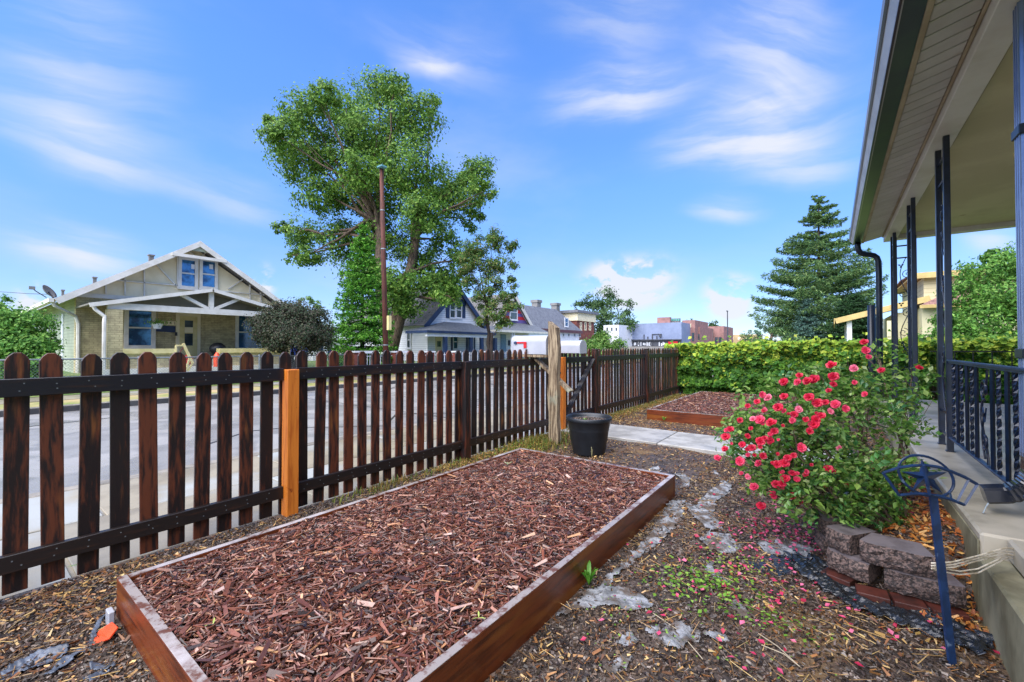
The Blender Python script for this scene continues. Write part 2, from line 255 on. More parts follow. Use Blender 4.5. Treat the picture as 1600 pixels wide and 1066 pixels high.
M_BLUECAR = mat('blue_car_paint', hexc('2a4090'), hexc('20347c'), rough=.2, scale=2, bump=0, coat=.5)
M_TYRE = mat('tyre_rubber', (.015, .015, .016), (.02, .02, .02), rough=.8, scale=8, bump=0)
M_WATER = mat('rain_water', hexc('9aa4aa'), hexc('8a949a'), rough=.05, scale=8, bump=.3, spec=.9)

# ------------------------------------------------------------------ mesh helpers
def tag(o, label=None, cat=None, group=None, kind=None):
    if label: o['label'] = label
    if cat: o['category'] = cat
    if group: o['group'] = group
    if kind: o['kind'] = kind
    return o
def empty(name, loc=(0, 0, 0), label=None, cat=None, group=None):
    o = bpy.data.objects.new(name, None); COL.objects.link(o); o.location = loc; o.empty_display_size = .1
    return tag(o, label, cat, group)
def wloc(o):
    v = Vector((0, 0, 0))
    while o: v += o.location; o = o.parent
    return v
class MB:
    def __init__(s): s.v = []; s.f = []; s.m = []; s.cur = 0; s.sm = []; s.smooth = False
    def mi(s, i): s.cur = i; return s
    def add(s, vs, fs):
        b = len(s.v); s.v += [tuple(map(float, p)) for p in vs]
        for f in fs: s.f.append(tuple(b + i for i in f)); s.m.append(s.cur); s.sm.append(s.smooth)
        return s
    def box(s, c, d, rz=0, M=None):
        x, y, z = [k / 2 for k in d]; vs = [Vector((a * x, b * y, e * z)) for e in (-1, 1) for b in (-1, 1) for a in (-1, 1)]
        R = M if M is not None else Matrix.Rotation(rz, 3, 'Z'); c = Vector(c)
        return s.add([R @ p + c for p in vs], [(0, 2, 3, 1), (4, 5, 7, 6), (0, 1, 5, 4), (2, 6, 7, 3), (0, 4, 6, 2), (1, 3, 7, 5)])
    def b2(s, a, b): # box from two corners
        return s.box([(p + q) / 2 for p, q in zip(a, b)], [abs(q - p) for p, q in zip(a, b)])
    def cbox(s, a, b, ch=.004): # box with chamfered edges (all faces closed)
        a, b = [min(p, q) for p, q in zip(a, b)], [max(p, q) for p, q in zip(a, b)]
        bm = bmesh.new(); bmesh.ops.create_cube(bm, size=1)
        for v in bm.verts: v.co = Vector([(a[i] + b[i]) / 2 + v.co[i] * (b[i] - a[i]) for i in range(3)])
        bmesh.ops.bevel(bm, geom=bm.edges[:], offset=ch, segments=1, affect='EDGES')
        bm.verts.index_update(); s.add([v.co for v in bm.verts], [[v.index for v in f.verts] for f in bm.faces]); bm.free(); return s
    def bar(s, p, q, w, h, up=(0, 0, 1)): # rectangular bar between two points
        p, q = Vector(p), Vector(q); d = q - p; L = d.length; z = d / L; up = Vector(up)
        if abs(z.dot(up)) > .99: up = Vector((1, 0, 0))
        x = up.cross(z).normalized(); y = z.cross(x); R = Matrix((x, y, z)).transposed()
        return s.box((p + q) / 2, (w, h, L), M=R)
    def tube(s, pts, r, n=6, cap=True, tw=0, closed=False):
        pts = [Vector(p) for p in pts]; k = len(pts); rr = r if isinstance(r, (list, tuple)) else [r] * k
        vs = []; ref = Vector((0, 0, 1)); prev = None
        for i, p in enumerate(pts):
            if closed: t = (pts[(i + 1) % k] - pts[i - 1])
            else: t = (pts[min(i + 1, k - 1)] - pts[max(i - 1, 0)])
            t = t.normalized() if t.length > 1e-9 else Vector((0, 0, 1))
            if prev is None:
                a = ref if abs(t.dot(ref)) < .95 else Vector((1, 0, 0)); x = (a - t * a.dot(t)).normalized()
            else: x = (prev - t * prev.dot(t)).normalized()
            prev = x; y = t.cross(x)
            for j in range(n):
                an = 2 * PI * j / n + tw * i; vs.append(p + (x * math.cos(an) + y * math.sin(an)) * rr[i])
        fs = [(i * n + j, i * n + (j + 1) % n, (i + 1) * n + (j + 1) % n, (i + 1) * n + j) for i in range(k - 1) for j in range(n)]
        if closed: fs += [((k - 1) * n + j, (k - 1) * n + (j + 1) % n, (j + 1) % n, j) for j in range(n)]
        elif cap: fs += [tuple(range(n))[::-1], tuple((k - 1) * n + j for j in range(n))]
        return s.add(vs, fs)
    def prism(s, poly, a, b, ax): # 2D polygon extruded between a and b on axis ax (0:x 1:y 2:z); poly holds the other two coordinates in order
        def mk(p, t): c = list(p); c.insert(ax, t); return c
        n = len(poly); vs = [mk(p, a) for p in poly] + [mk(p, b) for p in poly]
        fs = [tuple(range(n)), tuple(range(2 * n - 1, n - 1, -1))] + [(i, i + n, (i + 1) % n + n, (i + 1) % n) for i in range(n)]
        return s.add(vs, fs)
    def lathe(s, prof, n=24, c=(0, 0, 0)):
        vs = [(c[0] + r * math.cos(2 * PI * j / n), c[1] + r * math.sin(2 * PI * j / n), c[2] + z) for r, z in prof for j in range(n)]
        fs = [(i * n + j, i * n + (j + 1) % n, (i + 1) * n + (j + 1) % n, (i + 1) * n + j) for i in range(len(prof) - 1) for j in range(n)]
        return s.add(vs, fs)
    def slab(s, quad, t): # sloped quad given by 4 points, thickened downwards
        q = [Vector(p) for p in quad]; nn = (q[1] - q[0]).cross(q[3] - q[0]).normalized()
        if nn.z < 0: nn = -nn
        return s.add(q + [p - nn * t for p in q], [(0, 1, 2, 3), (7, 6, 5, 4), (0, 4, 5, 1), (1, 5, 6, 2), (2, 6, 7, 3), (3, 7, 4, 0)])
    def build(s, name, mats, parent=None, bevel=0, fix=True, origin=None):
        me = bpy.data.meshes.new(name); org = Vector(origin) if origin is not None else (wloc(parent) if parent else Vector((0, 0, 0)))
        if parent is None and origin is None and s.v:
            a = np.array(s.v); org = Vector(((a[:, 0].min() + a[:, 0].max()) / 2, (a[:, 1].min() + a[:, 1].max()) / 2, a[:, 2].min()))
        me.from_pydata([tuple(Vector(p) - org) for p in s.v], [], s.f)
        mats = mats if isinstance(mats, (list, tuple)) else [mats]
        for m in mats: me.materials.append(m)
        me.polygons.foreach_set('material_index', s.m); me.polygons.foreach_set('use_smooth', s.sm)
        if fix:
            bm = bmesh.new(); bm.from_mesh(me); bmesh.ops.recalc_face_normals(bm, faces=bm.faces); bm.to_mesh(me); bm.free()
        me.update(); o = bpy.data.objects.new(name, me); COL.objects.link(o)
        if parent: o.parent = parent; o.location = org - wloc(parent)
        else: o.location = org
        if bevel:
            b = o.modifiers.new('bevel', 'BEVEL'); b.width = bevel; b.segments = 2; b.limit_method = 'ANGLE'
        return o
def inst(src, parent, loc=(0, 0, 0), rot=None, name=None, scale=None):
    o = src.copy(); COL.objects.link(o); o.parent = parent; o.location = loc
    if rot is not None: o.rotation_euler = rot
    if scale is not None: o.scale = scale
    return o
def np_mesh(name, V, Fq, mat_, tint=None, parent=None, smooth=False, label=None, cat=None, kind=None, group=None):
    me = bpy.data.meshes.new(name); k = Fq.shape[1]; V = np.asarray(V, dtype=np.float32)
    off = np.array(wloc(parent)[:] if parent else (0, 0, 0), dtype=np.float32)
    me.vertices.add(len(V)); me.vertices.foreach_set('co', (V - off).ravel())
    me.loops.add(Fq.size); me.loops.foreach_set('vertex_index', Fq.astype(np.int32).ravel())
    me.polygons.add(len(Fq)); me.polygons.foreach_set('loop_start', np.arange(0, Fq.size, k, dtype=np.int32)); me.polygons.foreach_set('loop_total', np.full(len(Fq), k, dtype=np.int32))
    me.polygons.foreach_set('use_smooth', np.full(len(Fq), smooth)); me.update(calc_edges=True)
    if tint is not None:
        a = me.color_attributes.new('tint', 'FLOAT_COLOR', 'POINT'); a.data.foreach_set('color', np.concatenate([tint, np.ones((len(tint), 1))], 1).astype(np.float32).ravel())
    me.materials.append(mat_); o = bpy.data.objects.new(name, me); COL.objects.link(o)
    if parent: o.parent = parent
    return tag(o, label, cat, group, kind)
def unit(a): return a / np.maximum(np.linalg.norm(a, axis=1, keepdims=True), 1e-9)
def leaf_arrays(P, size, asp=.55, up=.5, out=None, fold=.15, rs=.35, droop=0.0, r=rng):
    n = len(P); s = size * (1 + r.uniform(-rs, rs, n))[:, None]
    nrm = unit(r.normal(size=(n, 3)) + np.array([0, 0, up * 2]))
    if out is not None: nrm = unit(r.normal(size=(n, 3)) * .5 + np.array([0, 0, up * .8]) + out * 1.1)
    t = r.normal(size=(n, 3)); t[:, 2] -= droop; t = unit(t - nrm * (t * nrm).sum(1, keepdims=True)); b = np.cross(nrm, t)
    v = np.stack([P - t * s * .5, P + b * s * asp * .5 + nrm * s * fold - t * s * .08, P + t * s * .5, P - b * s * asp * .5 + nrm * s * fold - t * s * .08], 1)
    idx = np.arange(n)[:, None] * 4; f = np.concatenate([idx + np.array([[0, 1, 2]]), idx + np.array([[0, 2, 3]])], 0)
    return v.reshape(-1, 3), f
def tints(n, cols, jitter=.18, w=None, r=rng, rep=4):
    cols = np.array(cols); i = r.choice(len(cols), n, p=w); c = cols[i] * (1 + r.uniform(-jitter, jitter, (n, 1))) * (1 + r.uniform(-.05, .05, (n, 3)))
    return np.repeat(np.clip(c, 0, 1), rep, 0)
def leaves(name, P, size, cols, parent=None, mat_=None, w=None, **k):
    lab = {q: k.pop(q) for q in ('label', 'cat', 'kind', 'group') if q in k}
    v, f = leaf_arrays(P, size, **k)
    return np_mesh(name, v, f, mat_ or M_LEAF, tints(len(P), cols, w=w), parent, **lab)
def chips(name, P, L, Wd, T, cols, mat_, parent=None, pitch=.35, w=None, jitter=.25, roll=.6, yaw=None, r=rng, **lab):
    n = len(P); yw = r.uniform(0, 2 * PI, n) if yaw is None else yaw; pt = r.normal(0, pitch, n); rl = r.normal(0, roll, n)
    t = np.stack([np.cos(yw) * np.cos(pt), np.sin(yw) * np.cos(pt), np.sin(pt)], 1); s0 = np.stack([-np.sin(yw), np.cos(yw), np.zeros(n)], 1); u0 = np.cross(t, s0)
    sd_ = s0 * np.cos(rl)[:, None] + u0 * np.sin(rl)[:, None]; up = np.cross(t, sd_)
    l = r.uniform(*L, n)[:, None] / 2; ww = r.uniform(*Wd, n)[:, None] / 2; h = r.uniform(*T, n)[:, None] / 2
    e0 = r.uniform(.15, 1, (n, 1)); e1 = r.uniform(.15, 1, (n, 1)); bend = r.normal(0, .10, (n, 1)) * l
    vs = []
    for k_, e in ((-1, e0), (1, e1)):
        c = P + t * l * k_ - up * bend
        for a, b in ((-1, -1), (1, -1), (1, 1), (-1, 1)): vs.append(c + sd_ * ww * a * e + up * h * b * .8)
    c = P + up * bend * .5
    v = np.stack(vs, 1)
    f0 = np.array([(0, 1, 2, 3), (7, 6, 5, 4), (0, 4, 5, 1), (1, 5, 6, 2), (2, 6, 7, 3), (3, 7, 4, 0)])
    f = (np.arange(n)[:, None, None] * 8 + f0[None]).reshape(-1, 4)
    return np_mesh(name, v.reshape(-1, 3), f, mat_, tints(n, cols, jitter, w, rep=8), parent, **lab)
def snoise(x, y, s=1.0, seed=0):
    r = np.random.default_rng(seed); o = 0; 
    for k in range(6):
        a = r.uniform(0, 2 * PI); f = s * r.uniform(.6, 2.4) * (1 + k * .5); ph = r.uniform(0, 6.28); o = o + np.sin((x * math.cos(a) + y * math.sin(a)) * f + ph) / (1 + k * .45)
    return o / 3

# ================================================================== THE SETTING: ground, street
FX = -3.40                    # fence line
def gz(x, y):
    x = np.asarray(x, float); y = np.asarray(y, float)
    z = .018 * snoise(x, y, 2.2, 3) + .007 * snoise(x, y, 9, 5)
    z = z + .13 * np.clip((x - .05) / .45, 0, 1) * np.clip((y - 3.0) / .4, 0, 1)
    ring = np.clip(1.0 - np.hypot((x - .42) / .46, (y - 3.78) / .74), 0, 1); z = z + .15 * np.clip(ring * 3.5, 0, 1)
    z = z * np.clip((x - FX) / .3, .2, 1)
    z = z + .02 * np.clip(1 - np.abs(x + 3.15) / .3, 0, 1)
    return z
nx, ny = 90, 290
gx, gy = np.meshgrid(np.linspace(-3.44, .60, nx), np.linspace(-1.6, 12.7, ny), indexing='ij')
gV = np.stack([gx, gy, gz(gx, gy)], -1).reshape(-1, 3)
ii, jj = np.meshgrid(np.arange(nx - 1), np.arange(ny - 1), indexing='ij'); a = (ii * ny + jj).ravel()
np_mesh('yard_soil', gV, np.stack([a, a + ny, a + ny + 1, a + 1], 1), M_SOIL, smooth=True, kind='structure')
def sheet(name, x0, x1, y0, y1, z, m):
    b = MB(); b.add([(x0, y0, z), (x1, y0, z), (x1, y1, z), (x0, y1, z)], [(0, 1, 2, 3)]); return tag(b.build(name, m, fix=False), kind='structure')
sheet('ground', -900, 900, -900, 900, -.30, M_FARG)
sheet('side_yard_ground', -3.44, 60, -14, 80, -.045, M_GREENG)
sheet('road', -13.62, -5.72, -60, 62, -.14, M_ROAD)
b = MB()
for i in range(9):
    y0 = -8 + i * 5 + random.uniform(-1, 1); x0 = random.uniform(-12, -7); pts = [(x0 + random.uniform(-.5, .5) + k * random.uniform(-.3, .5), y0 + k * .9 + random.uniform(-.3, .3)) for k in range(7)]
    for (p, q) in zip(pts[:-1], pts[1:]):
        w = .03; b.add([(p[0] - w, p[1], -.136), (p[0] + w, p[1], -.136), (q[0] + w, q[1], -.136), (q[0] - w, q[1], -.136)], [(0, 1, 2, 3)])
for y0 in np.arange(-20, 58, 6.5): b.add([(-13.5, y0, -.137), (-5.9, y0 + .1, -.137), (-5.9, y0 + .14, -.137), (-13.5, y0 + .04, -.137)], [(0, 1, 2, 3)])
tag(b.build('road_tar_seams', mat('tar_seam', (.03, .03, .033), (.05, .05, .052), rough=.3, bump=0), fix=False), kind='structure')
sheet('far_verge', -15.2, -13.8, -60, 62, -.02, M_DRYGRASS)
b = MB(); b.b2((-16.5, -60, -.3), (-15.2, 62, -.008)); tag(b.build('far_sidewalk', M_WALK), kind='structure')
b = MB(); b.add([(-16.5, -60, .0), (-16.5, 62, .0), (-18.6, 62, .36), (-18.6, -60, .36), (-60, 62, .36), (-60, -60, .36)], [(0, 1, 2, 3), (3, 2, 4, 5)])
tag(b.build('far_front_yards', M_GREENG, fix=False), kind='structure')
b = MB(); b.cbox((-13.8, -60, -.3), (-13.64, 62, .0), .015); tag(b.build('far_kerb', M_KERB), kind='structure')
b = MB(); b.b2((-13.64, -60, -.3), (-13.62, 62, -.02)); tag(b.build('far_kerb_face', M_KERBF), kind='structure')
b = MB(); b.cbox((-5.72, -60, -.3), (-5.56, 62, -.005), .015); kb = tag(b.build('near_kerb', M_KERB), kind='structure')
sheet('sidewalk_bed', -5.56, -3.44, -60, 62, -.02, M_WALK)
sw = tag(empty('sidewalk', (-4.5, 0, 0)), kind='structure'); b = MB()
sb = MB().cbox((-5.54, -.74, -.1), (-4.53, .74, 0), .006).build('slab', M_WALK, origin=(-4.5, 0, 0)); sb.parent = sw; sb.location = (0, -6, -.008)
for k in range(-3, 30):
    if k != -3: inst(sb, sw, (0, k * 1.5 - 1.5, -.008 + random.uniform(-.003, .003)))
sb2 = MB().cbox((-4.51, -.74, -.1), (-3.46, .74, 0), .006).build('slab', M_WALK, origin=(-4.5, 0, 0)); sb2.parent = sw; sb2.location = (0, -6.3, -.008)
for k in range(-3, 30):
    if k != -3: inst(sb2, sw, (0, k * 1.5 - 1.8, -.008 + random.uniform(-.003, .003)))
# cross street beyond the row
sheet('cross_street', -60, 70, 62, 74, -.13, M_ROAD); sheet('far_lots', -200, 200, 74, 260, -.1, M_FARG)
# garden path of cast slabs
pth = tag(empty('garden_path', (-1.4, 6.1, 0)), kind='structure')
xs = [-3.36, -2.78, -1.86, -.92, .04, .555]
for a0, a1 in zip(xs[:-1], xs[1:]):
    MB().cbox((a0 + .006, 5.62 + random.uniform(-.01, .01), -.05), (a1 - .006, 6.56, .032 + random.uniform(0, .008)), .006).build('slab', M_PATH, pth)

# ================================================================== PICKET FENCE
def picket_mesh(w=.089, h=1.245, t=.018):
    r = .030; p = [(-w / 2, 0), (w / 2, 0), (w / 2, h - r - .012), (w / 2 - .012, h - .018), (w / 2 - r, h), (-w / 2 + r, h), (-w / 2 + .012, h - .018), (-w / 2, h - r - .012)]
    return MB().prism(p, -t / 2, t / 2, 0)
fence = empty('picket_fence', (FX, 1.0, 0), 'long dark brown stained picket fence running along the sidewalk', 'fence')
pk = picket_mesh().build('picket', M_PICKET, origin=(0, 0, 0)); pk.parent = fence
b = pk.modifiers.new('bevel', 'BEVEL'); b.width = .0025; b.segments = 1
PY0 = at(27, 700, x=FX)[1]; PP = .1362
skip = []; ys = []
k = -14
while True:
    y = PY0 + k * PP; k += 1
    if y > 12.35: break
    ys.append(y)
gate_y = (5.80, 6.80); first = True
def place_picket(par, y, org):
    global first
    loc = (FX - .010 - org[0], y - org[1], .020 + random.uniform(-.006, .006) - org[2]); rot = (random.gauss(0, .009), random.gauss(0, .004), random.gauss(0, .02))
    if first and par is fence: pk.location = loc; pk.rotation_euler = rot; first = False
    else: inst(pk, par, loc, rot)
gate = empty('garden_gate', (FX, 5.8, 0), 'dark picket garden gate with a diagonal brace behind the grey mailbox post', 'gate')
for y in ys:
    if gate_y[0] - .02 < y < gate_y[1]: place_picket(gate, y, (FX, 5.8, 0))
    else: place_picket(fence, y, (FX, 1.0, 0))
RT, RB = 1.135, .145
posts = [(-.42, 1.12, M_POSTD, None), (1.60, 1.125, M_POSTO, 'raw orange cedar post'), (3.56, 1.13, M_POSTD, None), (5.72, 1.14, M_POSTO, 'raw orange cedar post'), (6.87, 1.245, M_POSTD, None), (9.46, 1.245, M_POSTD, None), (12.3, 1.24, M_POSTD, None)]
for y, h, m, lab in posts:
    o = MB().cbox((FX + .004, y - .045, -.1), (FX + .094, y + .045, h), .004).build('post', m, fence)
    if lab: o['label'] = lab
    if h > 1.2: MB().cbox((FX - .004, y - .052, h + .001), (FX + .102, y + .052, h + .016), .003).build('post_cap', m, o)
for (y0, y1) in ((-1.9, -.465), (-.375, 1.555), (1.645, 3.515), (3.605, 5.675), (6.915, 9.415), (9.505, 12.255)):
    for z0, m in ((RT - .09, M_RAIL), (RB, M_RAILB)):
        MB().cbox((FX + .002, y0 + .002, z0 + random.uniform(-.004, .004)), (FX + .040, y1 - .002, z0 + .09), .003).build('rail', m, fence)
for z0 in (RT - .09, RB): MB().cbox((FX + .002, 5.775, z0), (FX + .040, 6.815, z0 + .09), .003).build('rail', M_RAIL, gate)
MB().bar((FX + .055, 5.83, RB + .09), (FX + .055, 6.77, RT - .05), .028, .085, up=(1, 0, 0)).build('brace', M_RAIL, gate)
b = MB(); b.box((FX + .05, 5.74, .9), (.015, .14, .03)); b.build('latch', M_BLACKIRON, gate)

nb = MB()
for y in ys:
    for z in (RT - .062, RT - .03, RB + .03, RB + .062):
        if any(abs(y - q[0]) < .06 for q in posts) or 5.70 < y < 6.85: continue
        nb.box((FX + .0405, y + random.uniform(-.018, .018), z + random.uniform(-.006, .006)), (.003, .006, .006))
nb.build('nail_heads', M_WIRE, fence)['kind'] = 'stuff'
# mailbox post, brace and boxes
mpst = empty('mailbox_post', (-3.0, 4.92, 0), 'weathered grey split wood post with a diagonal brace beside the black pot', 'post')
b = MB(); cs = []
for i in range(15):
    z = -.1 + i * .126; w = .066 + .007 * math.sin(i * 1.3); o = .006 * math.sin(i * .8); sl = 0
    cs.append([(-3.0 - w + o, 4.92 - .05, z), (-3.0 - w * .55 + o, 4.92 - .058, z), (-3.0 + w * .6 + o, 4.92 - .055, z), (-3.0 + w + o, 4.92 - .04, z), (-3.0 + w + o, 4.92 + .05, z), (-3.0 - w + o, 4.92 + .05, z)])
top = cs[-1]; cs[-1] = [(x, y, z - .02 - (x + 3.066) * .75) for x, y, z in top]
vs = [p for c in cs for p in c]; n = 6
fs = [(i * n + j, i * n + (j + 1) % n, (i + 1) * n + (j + 1) % n, (i + 1) * n + j) for i in range(len(cs) - 1) for j in range(n)] + [tuple(range(n)), tuple((len(cs) - 1) * n + j for j in range(n))]
b.add(vs, fs).build('upright', M_GRAYWOOD, mpst)
p0 = at(826, 549, y=5.0); p1 = at(892, 612, y=5.0)
MB().bar(p0, p1, .035, .10, up=(0, 1, 0)).build('brace', M_GRAYWOOD, mpst)
MB().cbox((-3.72, 4.86, 1.155), (-3.08, 4.99, 1.19), .004).build('arm', M_GRAYWOOD, mpst)
def mailbox(x0, x1, y, z, w, h, label, flag):
    r = empty('mailbox', ((x0 + x1) / 2, y, z), label, 'mailbox')
    hw = w / 2; prof = [(y - hw, z), (y + hw, z)] + [(y + hw * math.cos(t), z + h - hw * .8 + hw * .8 * math.sin(t)) for t in [i * PI / 12 for i in range(13)]]
    b = MB(); b.prism(prof, x0, x1, 0); o = b.build('shell', M_WHITEMETAL, r, bevel=.006)
    rim = [(y + (p[0] - y) * 1.05, z + (p[1] - z) * 1.03 - .003) for p in prof]
    MB().prism(rim, x0 - .02, x0 + .012, 0).build('door', M_WHITEMETAL, r, bevel=.004); MB().prism(rim, x1 - .01, x1 + .006, 0).build('back_panel', M_WHITEMETAL, r, bevel=.003)
    if flag:
        yf = y - hw - .006
        f = MB().cbox((x0 + .085, yf - .006, z + .15), (x0 + .25, yf, z + .175), .002).cbox((x0 + .20, yf - .006, z + .085), (x0 + .25, yf, z + .1495), .002).build('flag', M_REDP, r)
        MB().lathe([(0, 0), (.022, 0), (.022, .02), (0, .02)], 12).build('flag_hinge', M_NAVYT, f, origin=(0, 0, 0)).matrix_basis = Matrix.Translation((x0 + .06 - r.location.x, yf + .004 - r.location.y, .16)) @ Matrix.Rotation(PI / 2, 4, 'X')
    return r
mailbox(-3.66, -3.10, 4.97, 1.195, .22, .265, 'white mailbox with a red flag left of the grey wooden post', True)
mailbox(-3.62, -3.06, 5.86, 1.20, .22, .20, 'lower white mailbox without a visible flag, right of the grey wooden post', False)
b = MB(); b.cbox((-3.50, 5.80, -.1), (-3.42 - .012, 5.9, 1.198), .004); tag(b.build('mailbox_support_post', M_GRAYWOOD), 'narrow grey post under the lower white mailbox, behind the gate', 'post')

# ================================================================== RAISED BEDS
def bed(label, x0, x1, y0, y1, h, skipback=False):
    r = empty('raised_bed', ((x0 + x1) / 2, (y0 + y1) / 2, 0), label, 'raised bed')
    t = .038
    def board(a, b_, m, tilt=0):
        o = MB(); o.cbox(a, b_, .004); q = o.build('board', m, r)
        return q
    S = []
    S.append(board((x0, y0, -.05), (x1, y0 + t, h), M_BEDX)); S.append(board((x1 - t, y0 + t + .002, -.05), (x1, y1 - t - .002, h), M_BEDY))
    S.append(board((x0, y1 - t, -.05), (x1, y1, h), M_BEDX)); S.append(board((x0, y0 + t + .002, -.05), (x0 + t, y1 - t - .002, h * .985), M_BEDY))
    # rain-washed pale top edge of each board, a thin worn cap following its board
    for (a, c, q, zz) in (((x0, y0), (x1, y0 + t), S[0], h), ((x1 - t, y0 + t + .003), (x1, y1 - t - .003), S[1], h), ((x0, y1 - t), (x1, y1), S[2], h), ((x0, y0 + t + .003), (x0 + t, y1 - t - .003), S[3], h * .985)):
        MB().cbox((a[0] + .001, a[1] + .001, zz - .0015), (c[0] - .001, c[1] - .001, zz + .0015), .0008).build('top_edge', M_BEDTOP, q)
    return r
BX0, BX1, BY0, BY1, BH = -2.76, -1.10, .50, 3.80, .19
bed('large wooden raised bed full of red-brown mulch in front of the orange fence post', BX0, BX1, BY0, BY1, BH)
CX0, CX1, CY0, CY1 = -2.68, -.55, 7.56, 11.4
bed('smaller wooden raised bed full of mulch in front of the vine covered fence', CX0, CX1, CY0, CY1, .184)
def bh(x, y): return .152 + .010 * snoise(x, y, 3, 11) + .012 * snoise(x, y, 8, 12) + .022 * np.clip(1 - np.abs(x + 2.1) / .9, 0, 1)
g1, g2 = np.meshgrid(np.linspace(BX0 + .04, BX1 - .04, 40), np.linspace(BY0 + .04, BY1 - .04, 70), indexing='ij')
a = (np.arange(39)[:, None] * 70 + np.arange(69)[None]).ravel()
mb_ = np_mesh('mulch_bed_soil', np.stack([g1, g2, bh(g1, g2) - .012], -1).reshape(-1, 3), np.stack([a, a + 70, a + 71, a + 1], 1), M_MULCHBASE, smooth=True, kind='structure')
g1, g2 = np.meshgrid(np.linspace(CX0 + .04, CX1 - .04, 30), np.linspace(CY0 + .04, CY1 - .04, 50), indexing='ij')
a = (np.arange(29)[:, None] * 50 + np.arange(49)[None]).ravel()
np_mesh('mulch_bed_soil', np.stack([g1, g2, bh(g1, g2) - .012], -1).reshape(-1, 3), np.stack([a, a + 50, a + 51, a + 1], 1), M_MULCHBASE, smooth=True, kind='structure')
CH = [hexc('643829'), hexc('432821'), hexc('7c4935'), hexc('2a1a17'), hexc('8f6250'), hexc('b98a66'), hexc('664236'), hexc('a5877a')]
CW = [.24, .2, .17, .12, .09, .04, .09, .05]
N = 46000; x = rng.uniform(BX0 + .045, BX1 - .045, N); y = BY0 + .045 + (BY1 - BY0 - .09) * rng.uniform(0, 1, N) ** 1.15
chips('mulch', np.stack([x, y, bh(x, y) + rng.uniform(-.006, .022, N)], 1), (.018, .06), (.005, .014), (.002, .005), CH, M_CHIP, pitch=.28, w=CW,
      label='shredded red-brown bark mulch filling the large raised bed', cat='mulch', kind='stuff')
N = 16000; x = rng.uniform(CX0 + .045, CX1 - .045, N); y = CY0 + .045 + (CY1 - CY0 - .09) * rng.uniform(0, 1, N) ** 1.3
chips('mulch', np.stack([x, y, bh(x, y) + rng.uniform(-.006, .026, N)], 1), (.03, .08), (.010, .022), (.003, .006), CH, M_CHIP, pitch=.28, w=CW,
      label='shredded purple-brown mulch filling the bed by the vines', cat='mulch', kind='stuff')
N = 700; x = rng.uniform(BX0 + .07, BX1 - .07, N); y = BY0 + .07 + (BY1 - BY0 - .14) * rng.uniform(0, 1, N) ** 1.3
chips('large_bark_chips', np.stack([x, y, bh(x, y) + .022], 1), (.06, .12), (.012, .024), (.003, .006), CH, M_CHIP, pitch=.18, w=CW, label='larger bark slivers lying on the mulch of the big raised bed', cat='bark', kind='stuff')

# ================================================================== GROUND COVER in the yard
def free(x, y):
    m = (x > FX + .0) & (x < .54)
    for (a, b_, c, d) in ((BX0, BX1, BY0, BY1), (CX0, CX1, CY0, CY1), (-3.4, .56, 5.60, 6.58)): m &= ~((x > a - .01) & (x < b_ + .01) & (y > c - .01) & (y < d + .01))
    return m
def cover(n, dens, ypow=1.6, ymax=12.3):
    x = rng.uniform(FX + .02, .53, n); y = .1 + (ymax - .1) * rng.uniform(0, 1, n) ** ypow; k = free(x, y) & (rng.uniform(0, 1, n) < dens(x, y)); return x[k], y[k]
dark = [hexc('2f2621'), hexc('433830'), hexc('54463c'), hexc('6a5646'), hexc('251d19'), hexc('7c7068')]
x, y = cover(36000, lambda x, y: np.clip(.72 + .3 * snoise(x, y, 2, 20), .1, 1))
chips('soil_crumbs', np.stack([x, y, gz(x, y) + rng.uniform(-.002, .008, len(x))], 1), (.006, .028), (.005, .016), (.004, .010), dark, M_LITTER, pitch=.3, label='dark crumbs of soil and decayed mulch over the yard', cat='soil', kind='stuff')
tan = [hexc('96683a'), hexc('7c5028'), hexc('ac8850'), hexc('623e22'), hexc('6e4a30'), hexc('bfa06c'), hexc('462c1e')]
def dl(x, y):
    d = .16 + .40 * np.clip(snoise(x, y, 1.7, 21), 0, 1)
    d = d + .7 * ((x < -2.8) & (y < 1.2)) * np.clip(.4 + snoise(x, y, 3, 33), 0, 1) + .55 * np.clip(1 - np.hypot((x + 2.9) / .55, (y - 4.4) / 1.0), 0, 1) + .4 * (y > 6.6) + .9 * ((x > .02) & (y > 2.6))
    d = d * np.where((x < -2.8) & (y > .9) & (y < 2.6), .3, 1)
    return np.clip(d, 0, 1)
x, y = cover(36000, dl)
chips('leaf_litter', np.stack([x, y, gz(x, y) + rng.uniform(.002, .014, len(x))], 1), (.012, .045), (.006, .020), (.0006, .0025), tan, M_LITTER, pitch=.3, label='wet tan and brown leaf litter scattered across the yard', cat='leaf litter', kind='stuff')
x, y = cover(1500, lambda x, y: .5 + 0 * x, 1.3)
chips('twigs', np.stack([x, y, gz(x, y) + .012], 1), (.05, .16), (.002, .004), (.002, .003), [hexc('b89860'), hexc('8a6a40'), hexc('5c4028')], M_LITTER, pitch=.12, label='thin dry twigs and stems lying about the yard', cat='twigs', kind='stuff')
def region(n, x0, x1, y0, y1): x = rng.uniform(x0, x1, n); y = rng.uniform(y0, y1, n); k = free(x, y); return x[k], y[k]
